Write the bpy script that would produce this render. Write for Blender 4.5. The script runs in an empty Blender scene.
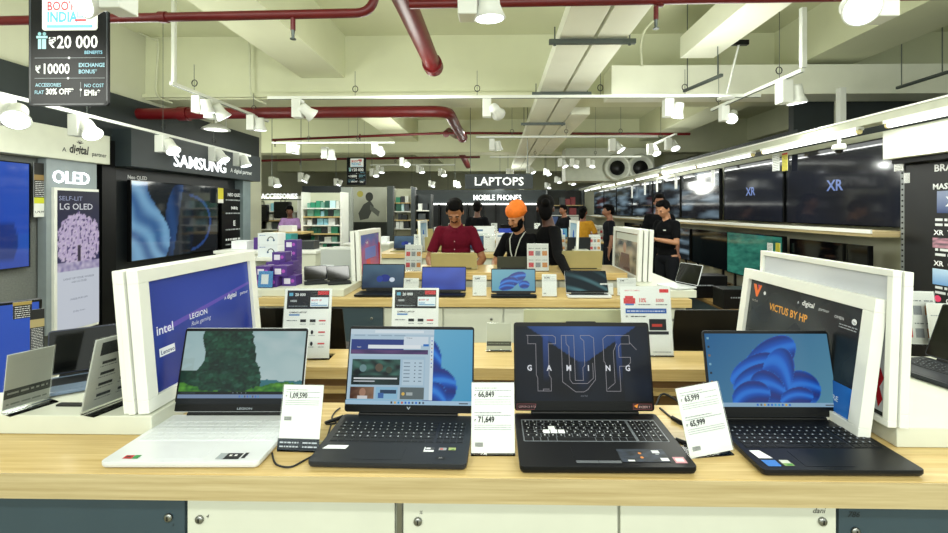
import bpy, math, random
from math import sin, cos, pi, radians, sqrt, atan2
from mathutils import Vector, Matrix, Euler, noise

random.seed(7)
SC = bpy.context.scene
COL = SC.collection
V = Vector

# ------------------------------------------------------------------ camera
F, PX, PY, CZ, TH = 430.0, 489.0, 210.0, 1.515, radians(1.0)
cam_data = bpy.data.cameras.new('camera')
cam = bpy.data.objects.new('camera', cam_data)
COL.objects.link(cam)
cam.location = (0, 0, CZ)
cam.rotation_euler = (pi / 2, 0, TH)
cam_data.sensor_width = 36
cam_data.lens = 36 * F / 948
cam_data.shift_x = (474 - PX) / 948
cam_data.shift_y = (PY - 266.5) / 948
cam_data.clip_start = 0.02
SC.camera = cam
SC.view_settings.view_transform = 'Standard'
SC.view_settings.look = 'None'
SC.view_settings.gamma = 1.0
SC.view_settings.exposure = -0.22
SC.view_settings.use_curve_mapping = False
SC.cycles.use_denoising = True
SC.cycles.max_bounces = 6
SC.cycles.diffuse_bounces = 3
SC.cycles.glossy_bounces = 3
SC.cycles.transparent_max_bounces = 8
SC.cycles.sample_clamp_indirect = 5.0


def ray(u, v):
    x, z = (u - PX) / F, (PY - v) / F
    return V((x * cos(TH) - sin(TH), x * sin(TH) + cos(TH), z))


def atY(u, v, Y):
    r = ray(u, v)
    t = Y / r.y
    return V((r.x * t, Y, CZ + r.z * t))


def atX(u, v, X):
    r = ray(u, v)
    t = X / r.x
    return V((X, r.y * t, CZ + r.z * t))


def atZ(u, v, Z):
    r = ray(u, v)
    t = (Z - CZ) / r.z
    return V((r.x * t, r.y * t, Z))


def lin(c):
    if isinstance(c, str):
        c = c.lstrip('#')
        c = [int(c[i:i + 2], 16) / 255 for i in (0, 2, 4)]
    return tuple((x / 12.92 if x <= 0.04045 else ((x + 0.055) / 1.055) ** 2.4) for x in c[:3])


def mix(a, b, t):
    t = max(0, min(1, t))
    return tuple(a[i] * (1 - t) + b[i] * t for i in range(3))


# --------------------------------------------------------------- materials
MATS = {}


def mat(name, col='#808080', rough=0.5, metal=0.0, var=0.06, scale=8.0, bump=0.0, coat=0.0,
        stretch=None, emit=None, estr=1.0, attr=False, spec=0.5, alpha=1.0):
    if name in MATS:
        return MATS[name]
    m = bpy.data.materials.new(name)
    m.use_nodes = True
    nt = m.node_tree
    b = nt.nodes['Principled BSDF']
    b.inputs['Roughness'].default_value = rough
    b.inputs['Metallic'].default_value = metal
    b.inputs['Coat Weight'].default_value = coat
    b.inputs['Coat Roughness'].default_value = 0.05
    b.inputs['Specular IOR Level'].default_value = spec
    tc = nt.nodes.new('ShaderNodeTexCoord')
    mp = nt.nodes.new('ShaderNodeMapping')
    nt.links.new(tc.outputs['Object'], mp.inputs['Vector'])
    if stretch:
        mp.inputs['Scale'].default_value = stretch
    nz = nt.nodes.new('ShaderNodeTexNoise')
    nz.inputs['Scale'].default_value = scale
    nz.inputs['Detail'].default_value = 5
    nt.links.new(mp.outputs['Vector'], nz.inputs['Vector'])
    if attr:
        at = nt.nodes.new('ShaderNodeAttribute')
        at.attribute_name = 'Col'
        if emit:
            b.inputs['Base Color'].default_value = (0.01, 0.01, 0.012, 1)
            nt.links.new(at.outputs['Color'], b.inputs['Emission Color'])
            b.inputs['Emission Strength'].default_value = estr
        else:
            nt.links.new(at.outputs['Color'], b.inputs['Base Color'])
    else:
        c = lin(col)
        cr = nt.nodes.new('ShaderNodeValToRGB')
        cr.color_ramp.elements[0].position = 0.3
        cr.color_ramp.elements[1].position = 0.7
        cr.color_ramp.elements[0].color = tuple(x * (1 - var) for x in c) + (1,)
        cr.color_ramp.elements[1].color = tuple(min(1, x * (1 + var)) for x in c) + (1,)
        nt.links.new(nz.outputs['Fac'], cr.inputs['Fac'])
        nt.links.new(cr.outputs['Color'], b.inputs['Base Color'])
        if emit:
            b.inputs['Emission Color'].default_value = lin(emit) + (1,)
            b.inputs['Emission Strength'].default_value = estr
    if bump:
        bp = nt.nodes.new('ShaderNodeBump')
        bp.inputs['Strength'].default_value = bump
        bp.inputs['Distance'].default_value = 0.002
        nt.links.new(nz.outputs['Fac'], bp.inputs['Height'])
        nt.links.new(bp.outputs['Normal'], b.inputs['Normal'])
    MATS[name] = m
    return m


def wood(name, c1, c2, rough=0.35, sx=1.2, sy=45.0, sz=45.0):
    m = bpy.data.materials.new(name)
    m.use_nodes = True
    nt = m.node_tree
    b = nt.nodes['Principled BSDF']
    b.inputs['Roughness'].default_value = rough
    tc = nt.nodes.new('ShaderNodeTexCoord')
    mp = nt.nodes.new('ShaderNodeMapping')
    mp.inputs['Scale'].default_value = (sx, sy, sz)
    nt.links.new(tc.outputs['Object'], mp.inputs['Vector'])
    n1 = nt.nodes.new('ShaderNodeTexNoise')
    n1.inputs['Scale'].default_value = 2.2
    n1.inputs['Detail'].default_value = 8
    n1.inputs['Roughness'].default_value = 0.65
    nt.links.new(mp.outputs['Vector'], n1.inputs['Vector'])
    cr = nt.nodes.new('ShaderNodeValToRGB')
    cr.color_ramp.elements[0].position = 0.32
    cr.color_ramp.elements[1].position = 0.68
    cr.color_ramp.elements[0].color = lin(c1) + (1,)
    cr.color_ramp.elements[1].color = lin(c2) + (1,)
    nt.links.new(n1.outputs['Fac'], cr.inputs['Fac'])
    nt.links.new(cr.outputs['Color'], b.inputs['Base Color'])
    MATS[name] = m
    return m


def acrylic():
    m = bpy.data.materials.new('clear acrylic')
    m.use_nodes = True
    nt = m.node_tree
    nt.nodes.remove(nt.nodes['Principled BSDF'])
    out = nt.nodes['Material Output']
    tr = nt.nodes.new('ShaderNodeBsdfTransparent')
    tr.inputs['Color'].default_value = (0.985, 0.99, 0.985, 1)
    gl = nt.nodes.new('ShaderNodeBsdfGlossy')
    gl.inputs['Roughness'].default_value = 0.08
    fr = nt.nodes.new('ShaderNodeFresnel')
    fr.inputs['IOR'].default_value = 1.25
    mx = nt.nodes.new('ShaderNodeMixShader')
    nt.links.new(fr.outputs['Fac'], mx.inputs['Fac'])
    nt.links.new(tr.outputs['BSDF'], mx.inputs[1])
    nt.links.new(gl.outputs['BSDF'], mx.inputs[2])
    nt.links.new(mx.outputs['Shader'], out.inputs['Surface'])
    MATS['acrylic'] = m
    return m


OAK = wood('light oak laminate', '#b89a5c', '#d6bf86')
OAKEDGE = wood('oak edge band', '#a89568', '#c4b489', rough=0.5)
BROWN = wood('brown board', '#6b4f2c', '#80633c', rough=0.6)
ACR = acrylic()
WHITE = mat('white laminate', '#e6e8e0', 0.35, var=0.03)
CREAM = mat('cream laminate', '#cfd2c2', 0.45, var=0.03)
BLACK = mat('black plastic', '#060708', 0.4, var=0.2, spec=0.25)
BLACKG = mat('black gloss', '#040506', 0.08, coat=0.2, var=0.1, spec=0.4)
DGREY = mat('slate laminate', '#34464f', 0.5, var=0.05)
STEEL = mat('brushed steel', '#9a9c98', 0.3, 1.0)
GALV = mat('galvanised strut', '#5b6360', 0.45, 0.6)
PRINT = mat('printed sheet', attr=True, rough=0.55)
PRINTG = mat('printed gloss board', attr=True, rough=0.25)
SCR = mat('lit screen', attr=True, emit='#ffffff', estr=0.9, rough=0.2, spec=0.15)
RUBBER = mat('black cable rubber', '#101112', 0.5)


# ------------------------------------------------------------ mesh builder
class MB:
    def __init__(s, M=None):
        s.v, s.f, s.c, s.s = [], [], [], []
        s.M = M or Matrix()
        s.layer = 0.0
        s.hascol = False

    def add(s, vs, fs, col=None, smooth=False):
        n = len(s.v)
        s.v += [s.M @ V(p) for p in vs]
        for k, f in enumerate(fs):
            s.f.append([i + n for i in f])
            s.s.append(smooth)
            if col is None:
                s.c.append(None)
            elif isinstance(col, list):
                s.c.append(col[k])
            else:
                s.c.append(col)
                s.hascol = True
        return s

    def box(s, x0, x1, y0, y1, z0, z1, col=None):
        vs = [(x, y, z) for z in (z0, z1) for y in (y0, y1) for x in (x0, x1)]
        return s.add(vs, [(0, 2, 3, 1), (4, 5, 7, 6), (0, 1, 5, 4), (2, 6, 7, 3), (0, 4, 6, 2), (1, 3, 7, 5)], col)

    def cbox(s, c, d, col=None):
        return s.box(c[0] - d[0] / 2, c[0] + d[0] / 2, c[1] - d[1] / 2, c[1] + d[1] / 2, c[2] - d[2] / 2, c[2] + d[2] / 2, col)

    def hexa(s, p, col=None):           # 8 corners: bottom ring then top ring
        return s.add(p, [(3, 2, 1, 0), (4, 5, 6, 7), (0, 1, 5, 4), (1, 2, 6, 5), (2, 3, 7, 6), (3, 0, 4, 7)], col)

    def cyl(s, p0, p1, r0, r1=None, n=12, col=None, caps=True, smooth=True):
        p0, p1 = V(p0), V(p1)
        r1 = r0 if r1 is None else r1
        d = (p1 - p0).normalized()
        a = d.orthogonal().normalized()
        b = d.cross(a)
        vs = [p0 + (a * cos(t) + b * sin(t)) * r0 for t in [2 * pi * k / n for k in range(n)]]
        vs += [p1 + (a * cos(t) + b * sin(t)) * r1 for t in [2 * pi * k / n for k in range(n)]]
        s.add(vs, [(k, (k + 1) % n, n + (k + 1) % n, n + k) for k in range(n)], col, smooth)
        if caps:
            s.add(vs[:n], [tuple(range(n))[::-1]], col)
            s.add(vs[n:], [tuple(range(n))], col)
        return s

    def tube(s, pts, r, n=8, col=None):
        pts = [V(p) for p in pts]
        rs = r if isinstance(r, (list, tuple)) else [r] * len(pts)
        vs, fs = [], []
        a = None
        for i, p in enumerate(pts):
            d = (pts[min(i + 1, len(pts) - 1)] - pts[max(i - 1, 0)]).normalized()
            if a is None:
                a = d.orthogonal().normalized()
            a = (a - d * a.dot(d))
            a = a.normalized() if a.length > 1e-6 else d.orthogonal().normalized()
            b = d.cross(a)
            vs += [p + (a * cos(2 * pi * k / n) + b * sin(2 * pi * k / n)) * rs[i] for k in range(n)]
        for i in range(len(pts) - 1):
            fs += [(i * n + k, i * n + (k + 1) % n, (i + 1) * n + (k + 1) % n, (i + 1) * n + k) for k in range(n)]
        s.add(vs, fs, col, True)
        s.add(vs[:n], [tuple(range(n))[::-1]], col)
        s.add(vs[-n:], [tuple(range(n))], col)
        return s

    def sphere(s, c, r, n=12, m=8, col=None):
        if not isinstance(r, (tuple, list)):
            r = (r, r, r)
        vs = [(c[0], c[1], c[2] - r[2])]
        for j in range(1, m):
            t = -pi / 2 + pi * j / m
            vs += [(c[0] + r[0] * cos(t) * cos(2 * pi * k / n), c[1] + r[1] * cos(t) * sin(2 * pi * k / n), c[2] + r[2] * sin(t)) for k in range(n)]
        vs.append((c[0], c[1], c[2] + r[2]))
        fs = [(0, 1 + (k + 1) % n, 1 + k) for k in range(n)]
        for j in range(m - 2):
            o = 1 + j * n
            fs += [(o + k, o + (k + 1) % n, o + n + (k + 1) % n, o + n + k) for k in range(n)]
        o = 1 + (m - 2) * n
        fs += [(o + k, o + (k + 1) % n, len(vs) - 1) for k in range(n)]
        return s.add(vs, fs, col, True)

    def lathe(s, prof, n=20, col=None, smooth=True):      # prof: (r, z)
        vs, fs = [], []
        for r, z in prof:
            vs += [(r * cos(2 * pi * k / n), r * sin(2 * pi * k / n), z) for k in range(n)]
        for i in range(len(prof) - 1):
            fs += [(i * n + k, i * n + (k + 1) % n, (i + 1) * n + (k + 1) % n, (i + 1) * n + k) for k in range(n)]
        return s.add(vs, fs, col, smooth)

    def prism(s, poly, z0, z1, col=None):
        n = len(poly)
        vs = [(x, y, z0) for x, y in poly] + [(x, y, z1) for x, y in poly]
        return s.add(vs, [tuple(range(n))[::-1], tuple(range(n, 2 * n))] + [(k, (k + 1) % n, n + (k + 1) % n, n + k) for k in range(n)], col)

    # ---- flat painting in the local XY plane, each call one layer higher
    def up(s):
        s.layer += 0.00012
        return s.layer

    def rect(s, x0, y0, x1, y1, col):
        z = s.up()
        return s.add([(x0, y0, z), (x1, y0, z), (x1, y1, z), (x0, y1, z)], [(0, 1, 2, 3)], lin(col) if isinstance(col, str) else col)

    def poly(s, pts, col):
        z = s.up()
        return s.add([(x, y, z) for x, y in pts], [tuple(range(len(pts)))], lin(col) if isinstance(col, str) else col)

    def disc(s, x, y, r, col, ry=None, n=20):
        ry = ry or r
        return s.poly([(x + r * cos(2 * pi * k / n), y + ry * sin(2 * pi * k / n)) for k in range(n)], col)

    def line(s, pts, w, col):
        z = s.up()
        c = lin(col) if isinstance(col, str) else col
        for (x0, y0), (x1, y1) in zip(pts, pts[1:]):
            d = V((x1 - x0, y1 - y0))
            if d.length < 1e-7:
                continue
            d.normalize()
            q = V((-d.y, d.x)) * w / 2
            e = d * w / 2
            s.add([(x0 - e.x - q.x, y0 - e.y - q.y, z), (x1 + e.x - q.x, y1 + e.y - q.y, z), (x1 + e.x + q.x, y1 + e.y + q.y, z), (x0 - e.x + q.x, y0 - e.y + q.y, z)], [(0, 1, 2, 3)], c)
        return s

    def grid(s, x0, y0, x1, y1, nx, ny, fn):
        z = s.up()
        vs = [(x0 + (x1 - x0) * i / nx, y0 + (y1 - y0) * j / ny, z) for j in range(ny + 1) for i in range(nx + 1)]
        cs = [fn(i / nx, j / ny) for j in range(ny + 1) for i in range(nx + 1)]
        fs, cc = [], []
        for j in range(ny):
            for i in range(nx):
                f = (j * (nx + 1) + i, j * (nx + 1) + i + 1, (j + 1) * (nx + 1) + i + 1, (j + 1) * (nx + 1) + i)
                fs.append(f)
                cc.append([cs[k] for k in f])
        s.hascol = True
        return s.add(vs, fs, cc)

    def text(s, t, x, y, size, col, align='LEFT', bold=0.0, wide=1.0, depth=0.0, shear=0.0):
        z = s.up()
        c = lin(col) if isinstance(col, str) else col
        vs, fs = text_mesh(t, align, bold, shear)
        vv = [(x + p[0] * size * wide, y + p[1] * size, z + depth) for p in vs]
        s.add(vv, fs, c)
        if depth:
            s.add([(p[0], p[1], 0) for p in vv], [f[::-1] for f in fs], c)
            edges = {}
            for f in fs:
                for a, b in zip(f, f[1:] + f[:1]):
                    edges[(a, b)] = edges.get((a, b), 0) + 1
            for (a, b) in edges:
                if (b, a) not in edges:
                    s.add([vv[a], vv[b], (vv[b][0], vv[b][1], 0), (vv[a][0], vv[a][1], 0)], [(3, 2, 1, 0)], c)
        return s

    def build(s, name, m, parent=None, bevel=0.0, seg=2, loc=None):
        me = bpy.data.meshes.new(name)
        me.from_pydata([tuple(p) for p in s.v], [], s.f)
        if s.hascol:
            a = me.color_attributes.new('Col', 'FLOAT_COLOR', 'CORNER')
            buf = []
            for f, c in zip(s.f, s.c):
                if c is None:
                    buf += [0.5, 0.5, 0.5, 1.0] * len(f)
                elif isinstance(c[0], (tuple, list)):
                    for q in c:
                        buf += [q[0], q[1], q[2], 1.0]
                else:
                    buf += [c[0], c[1], c[2], 1.0] * len(f)
            a.data.foreach_set('color', buf)
        me.polygons.foreach_set('use_smooth', s.s)
        me.materials.append(m)
        me.update()
        o = bpy.data.objects.new(name, me)
        COL.objects.link(o)
        if parent:
            o.parent = parent
        if bevel:
            b = o.modifiers.new('bevel', 'BEVEL')
            b.width = bevel
            b.segments = seg
            b.limit_method = 'ANGLE'
            b.angle_limit = radians(40)
        return o


_tc = {}


def text_mesh(t, align, bold, shear):
    k = (t, align, bold, shear)
    if k not in _tc:
        cu = bpy.data.curves.new('t', 'FONT')
        cu.body = t
        cu.size = 1
        cu.align_x = align
        cu.offset = bold
        cu.shear = shear
        cu.resolution_u = 2
        o = bpy.data.objects.new('t', cu)
        me = bpy.data.meshes.new_from_object(o)
        _tc[k] = ([tuple(v.co) for v in me.vertices], [tuple(p.vertices) for p in me.polygons])
        bpy.data.meshes.remove(me)
        bpy.data.objects.remove(o)
        bpy.data.curves.remove(cu)
    return _tc[k]


def tag(o, label=None, cat=None, group=None, kind=None):
    if label:
        o['label'] = label
    if cat:
        o['category'] = cat
    if group:
        o['group'] = group
    if kind:
        o['kind'] = kind
    return o


def empty(name, loc=(0, 0, 0), rz=0.0, label=None, cat=None, group=None, rot=None):
    o = bpy.data.objects.new(name, None)
    o.empty_display_size = 0.05
    COL.objects.link(o)
    o.location = loc
    o.rotation_euler = rot if rot else (0, 0, rz)
    return tag(o, label, cat, group)


def structure(name, mb, m, parent=None, bevel=0):
    o = mb.build(name, m, parent, bevel)
    o['kind'] = 'structure'
    return o


_kids = {}


def copy_tree(o, parent=None, label=None):
    c = o.copy()
    COL.objects.link(c)
    if parent:
        c.parent = parent
    if label:
        c['label'] = label
    for ch in [x for x in list(bpy.data.objects) if x.parent == o and x != c]:
        copy_tree(ch, c)
    return c


def face_front(x0, y, z0):
    """local XY painting plane -> vertical plane facing -Y (towards the entrance)"""
    return Matrix.Translation((x0, y, z0)) @ Matrix.Rotation(pi / 2, 4, 'X')


def plane_at(origin, right, up):
    r, u = V(right).normalized(), V(up).normalized()
    n = r.cross(u)
    M = Matrix((r, u, n)).transposed().to_4x4()
    M.translation = V(origin)
    return M


def arc(cx, cy, r, a0, a1, n):
    return [(cx + r * cos(a0 + (a1 - a0) * k / n), cy + r * sin(a0 + (a1 - a0) * k / n)) for k in range(n + 1)]


def rrect(x0, y0, x1, y1, r, n=4):
    return arc(x1 - r, y0 + r, r, -pi / 2, 0, n) + arc(x1 - r, y1 - r, r, 0, pi / 2, n) + arc(x0 + r, y1 - r, r, pi / 2, pi, n) + arc(x0 + r, y0 + r, r, pi, 1.5 * pi, n)


def catmull(pts, n=6):
    P = [V(p) for p in pts]
    P = [P[0]] + P + [P[-1]]
    out = []
    for i in range(1, len(P) - 2):
        for k in range(n):
            t = k / n
            a, b, c, d = P[i - 1:i + 3]
            out.append(0.5 * ((2 * b) + (c - a) * t + (2 * a - 5 * b + 4 * c - d) * t * t + (3 * b - a - 3 * c + d) * t ** 3))
    out.append(P[-2])
    return out
TZ = 0.93          # height of every sales counter top

# ============================================================ front counter
# ---- long front counter
c = empty('display_counter', (0, 1.1, 0), label='long light oak display counter in the foreground carrying the four open laptops', cat='counter')
t = MB(); t.box(-2.2, 2.2, -0.16, 0.2, TZ - 0.045, TZ)
t.build('counter_top', OAK, c, 0.002)
t = MB(); t.box(-2.2, 2.2, -0.164, -0.161, TZ - 0.0555, TZ - 0.001)
t.build('edge_band', OAKEDGE, c)
t = MB(); t.box(-2.2, 2.2, -0.12, 0.19, 0, TZ - 0.056)
t.build('carcass', CREAM, c)
YF = 0.935
doors = [(-60, 185, 'd'), (187, 395, 'w'), (403, 618, 'w'), (620, 836.5, 'w'), (838.5, 1050, 'd')]
locks = [(169, 517), (200, 519), (418, 521), None, (822, 521), (855, 530)]


def key_lock(parent, p, glyph=None):
    g = MB(Matrix.Translation(p) @ Matrix.Rotation(pi / 2, 4, 'X'))
    g.lathe([(0, 0.006), (0.0062, 0.006), (0.0095, 0.004), (0.0095, 0), (0.0, 0)], 20)
    o = g.build('key_lock', STEEL, parent)
    k = MB(Matrix.Translation(p) @ Matrix.Rotation(pi / 2, 4, 'X'))
    k.box(-0.0012, 0.0012, -0.0045, 0.0045, 0.006, 0.0066)
    k.build('key_slot', BLACK, o)


for i, (u0, u1, k) in enumerate(doors):
    x0, x1 = atY(u0, 500, YF + .03).x, atY(u1, 500, YF + .03).x
    d = MB(); d.box(x0 + .001, x1 - .001, -0.135, -0.121, 0.12, TZ - 0.06)
    dd = d.build('cabinet_door', DGREY if k == 'd' else CREAM, c, 0.001)
    dd['label'] = 'dark slate cabinet door' if k == 'd' else 'cream cabinet door'
for uv in [(169, 517), (200, 519), (418, 521), (822, 521), (855, 531)]:
    p = atY(uv[0], uv[1], 0.965)
    key_lock(c, (p.x, p.y - 1.1, p.z))
# handwritten marks on the doors
g = MB()
for (txt, u, v, sz, col) in [('dani', 812, 513, .017, '#15181a'), ('786', 847, 517, .018, '#0b0d0e'), ('4', 206, 518, .012, '#15181a'), ('%', 419, 514, .011, '#15181a'), ('s', 172, 526, .012, '#0c0f12')]:
    p = atY(u, v, 0.9645)
    g.M = Matrix.Translation((p.x, p.y - 1.1, p.z)) @ Matrix.Rotation(pi / 2, 4, 'X')
    g.layer = 0.0002
    g.text(txt, 0, 0, sz, col, shear=0.3)
g.build('handwriting', PRINT, c)
# metal strip between doors
x0, x1 = atY(396.5, 500, .965).x, atY(401.5, 500, .965).x
g = MB(); g.box(x0, x1, -0.132, -0.121, 0.12, TZ - 0.06)
g.build('dividing_strip', STEEL, c)

# ---- second counter right behind
c2 = empty('display_counter', (0, 1.69, 0), label='second oak counter behind the open laptops, carrying the tall offer cards', cat='counter')
t = MB(); t.box(-0.98, 0.98, -0.10, 0.11, TZ - 0.045, TZ)
t.build('counter_top', OAK, c2, 0.002)
t = MB(); t.box(-0.86, 0.96, -0.06, 0.10, 0, TZ - 0.046)
t.build('carcass', BROWN, c2)
t = MB(); t.box(-0.86, 0.96, -0.095, -0.061, TZ - 0.10, TZ - 0.085); t.box(-0.86, 0.96, -0.28, -0.061, 0.70, 0.715)
t.build('shelf', OAK, c2)
t = MB(); t.box(-0.98, 0.98, 0.112, 0.50, .80, .84)
t.build('lower_ledge', OAK, c2, .002)
t = MB(); t.box(-0.9, 0.9, 0.14, 0.48, 0, .799)
t.build('rear_cabinet', CREAM, c2)

# ---- side counters joining both, left and right
for sx, lab in ((-1, 'oak side counter at the left, under the white plinth'), (1, 'oak side counter at the right, under the white plinth')):
    xa, xb = sorted((sx * 0.99, sx * (1.45 if sx < 0 else 2.2)))
    cs = empty('side_counter', ((xa + xb) / 2, 1.6, 0), label=lab, cat='counter')
    t = MB(); t.box(-(xb - xa) / 2, (xb - xa) / 2, -0.295, 0.0, TZ - 0.045, TZ)
    t.build('counter_top', OAK, cs, 0.002)
    t = MB(); t.box(-(xb - xa) / 2 + .02, (xb - xa) / 2 - .02, -0.29, -.02, 0, TZ - 0.046)
    t.build('carcass', CREAM, cs)
PZ = 0.98
for sx, lab in ((-1, 'narrow oak ledge under the left poster stack'), (1, 'narrow oak ledge under the right poster stack')):
    xa, xb = sorted((sx * 0.985, sx * 1.2))
    t = MB(); t.box(xa, xb, 1.602, 1.76, 0, TZ)
    tag(t.build('ledge', OAK, None, .002), lab, 'ledge')
pL = MB(); pL.prism([(-2.1, 1.10), (-0.895, 1.10), (-0.895, 1.73), (-1.06, 1.73), (-1.42, 1.50), (-1.42, 1.24), (-2.1, 1.17)], TZ + .001, PZ)
o = pL.build('plinth', CREAM, None, 0.002)
tag(o, 'low white plinth on the front counter at left, holding the price card racks', 'plinth')
pR = MB(); pR.prism([(0.985, 1.075), (2.1, 1.075), (2.1, 1.60), (1.15, 1.60), (1.10, 1.70), (0.985, 1.70)], TZ + .001, PZ)
o = pR.build('plinth', CREAM, None, 0.002)
tag(o, 'low white plinth on the front counter at right, under the stacked white frames', 'plinth')


# =============================================================== laptops
def keyboard(mb, x0, x1, y0, y1, z, rows=6, numpad=True, h=0.0012, gap=0.0022, small=True):
    """rows of keycaps as raised blocks"""
    ry = (y1 - y0) / rows
    nm = 14
    wm = (x1 - x0) * (0.78 if numpad else 1.0)
    for r in range(rows):
        ya, yb = y0 + r * ry, y0 + (r + 1) * ry
        if r == rows - 1:
            yb -= ry * 0.25
        if r == 0:
            wid = [1.2, 1, 1, 1.2, 5.2, 1.1, 1.1, 1, 1, 1.2]
        elif r == 1:
            wid = [2.2] + [1] * 10 + [1.8]
        elif r == 2:
            wid = [1.8] + [1] * 11 + [1.6]
        elif r == 3:
            wid = [1.5] + [1] * 12 + [1.0]
        elif r == 4:
            wid = [1] * 13 + [1.6]
        else:
            wid = [1] * 14
        s = wm / sum(wid)
        x = x0
        for w in wid:
            mb.box(x + gap / 2, x + w * s - gap / 2, ya + gap / 2, yb - gap / 2, z, z + h)
            x += w * s
        if numpad:
            nx = x0 + wm + (x1 - x0) * 0.015
            nw = (x1 - nx) / 4
            for k in range(4):
                mb.box(nx + k * nw + gap / 2, nx + (k + 1) * nw - gap / 2, ya + gap / 2, yb - gap / 2, z, z + h)


def key_legends(mb, x0, x1, y0, y1, rows=6, col='#c9ced2', frac=0.78):
    ry = (y1 - y0) / rows
    c = lin(col)
    for r in range(1, rows):
        n = 13
        for k in range(n):
            x = x0 + (x1 - x0) * frac * (k + 0.45 + 0.12 * ((5 - r) % 3)) / (n + 0.4)
            y = y0 + (r + 0.45) * ry
            s = 0.0017
            mb.rect(x - s, y - s * 1.2, x + s, y + s * 1.2, c)
            mb.layer -= 0.00012
        for k in range(4):
            x = x0 + (x1 - x0) * (frac + 0.04 + 0.05 * k)
            y = y0 + (r + 0.45) * ry
            mb.rect(x - 0.0015, y - 0.0018, x + 0.0015, y + 0.0018, c)
            mb.layer -= 0.00012


def laptop(loc, rz, W, D, label, base_m, key_m, painter, Hs, tilt=14, th=0.0135, hinge_in=0.0, bezel=(0.006, 0.008, 0.02), lid_m=None,
           bezel_m=None, numpad=True, legends=None, pad=None, group=None, cat='laptop', kb=None, padbar=False, stickers=None, simple=False, tad=None,
           key_bed=None, name='laptop', disp_off=None, bump_top=False):
    """local frame: origin on the table below the middle of the base, -y is the palm-rest edge"""
    L = empty(name, loc, rz, label, cat, group)
    lid_m = lid_m or base_m
    bezel_m = bezel_m or BLACK
    t = MB()
    r = 0.010
    y0, y1 = -D / 2, D / 2
    prof = rrect(-W / 2, y0, W / 2, y1, r, 3)
    n = len(prof)
    ins = [(x * (1 - 0.012), y * (1 - 0.02)) for x, y in prof]
    zs = 0.003
    vs = [(x, y, zs) for x, y in ins] + [(x, y, zs + th * 0.45) for x, y in prof] + [(x, y, zs + th) for x, y in prof]
    fs = [tuple(range(n))[::-1], tuple(range(2 * n, 3 * n))]
    for q in (0, n):
        fs += [(q + k, q + (k + 1) % n, q + n + (k + 1) % n, q + n + k) for k in range(n)]
    t.add(vs, fs)
    for fx in (-W * .42, W * .42):
        for fy in (y0 + .03, y1 - .03):
            t.box(fx - .012, fx + .012, fy - .004, fy + .004, 0, zs)
    t.build('base', base_m, L, 0.0008)
    zt = zs + th
    kb = kb or (-W * .45, W * .45, y0 + D * .40, y1 - D * .14)
    if not simple:
        if key_bed:
            t = MB(); t.prism(rrect(kb[0] - .002, kb[2] - .002, kb[1] + .002, kb[3] + .002, .004), zt, zt + .0004)
            t.build('key_bed', key_bed, L)
        t = MB(); keyboard(t, kb[0], kb[1], kb[2], kb[3], zt + .0002, numpad=numpad)
        t.build('keyboard', key_m, L, 0.0003, 1)
        if legends:
            t = MB(Matrix.Translation((0, 0, zt + .0016))); key_legends(t, kb[0], kb[1], kb[2], kb[3], col=legends)
            t.build('key_lettering', PRINT, L)
    else:
        t = MB(); t.box(kb[0], kb[1], kb[2], kb[3], zt, zt + .0008)
        t.build('keyboard', key_m, L)
    px0, px1 = pad or (-W * .2, W * .12)
    t = MB(); t.prism(rrect(px0, y0 + .012, px1, y0 + D * .34, .004), zt + .0001, zt + .0006)
    t.build('touchpad', tad or base_m, L)
    if padbar:
        t = MB(); t.box(px0 + .002, (px0 + px1) / 2 - .0005, y0 + .013, y0 + .022, zt + .0006, zt + .0012); t.box((px0 + px1) / 2 + .0005, px1 - .002, y0 + .013, y0 + .022, zt + .0006, zt + .0012)
        t.build('touchpad_button', mat('grey button', '#6a6f74', .4, .3), L)
    if stickers:
        for (nm_, fn) in stickers:
            t = MB(Matrix.Translation((0, y0, zt + .0007))); fn(t)
            t.build(nm_, PRINT, L)
    # lid, hinged at the rear
    lid = empty_child = None
    hy = y1 - hinge_in
    M = Matrix.Translation((0, hy, zt + .002)) @ Matrix.Rotation(radians(90 - tilt), 4, 'X')
    # local lid frame: x right, y up the lid, +z toward the viewer
    t = MB(M)
    t.prism(rrect(-W / 2 + .001, 0.004, W / 2 - .001, Hs, .008, 3), -0.006, 0.0)
    if bump_top:
        t.prism(rrect(-W * .11, Hs - .004, W * .11, Hs + .003, .002, 2), -0.006, 0.0)
    lid = t.build('lid', lid_m, L, 0.0008)
    if painter is None:
        t = MB(M); t.prism(rrect(-W / 2 + .004, .008, W / 2 - .004, Hs - .004, .006, 3), 0.0, 0.0012)
        t.build('display', disp_off or BLACKG, lid)
    else:
        t = MB(M); t.prism(rrect(-W / 2 + .002, .006, W / 2 - .002, Hs - .001, .007, 3), 0.0, 0.0012)
        t.build('bezel', bezel_m, lid)
        bx, bt, bb = bezel
        dw, dh = W - 2 * bx, Hs - bt - bb
        t = MB(M @ Matrix.Translation((-dw / 2, bb, 0.0013)))
        painter(t, dw, dh)
        t.build('display', SCR, lid)
    t = MB()
    t.cyl((-W * .38, hy, zt + .001), (W * .38, hy, zt + .001), 0.006, n=12)
    t.build('hinge', bezel_m, L)
    return L


def blob(x, y, cx, cy, rx, ry):
    return 1 - sqrt(((x - cx) / rx) ** 2 + ((y - cy) / ry) ** 2)


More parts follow.
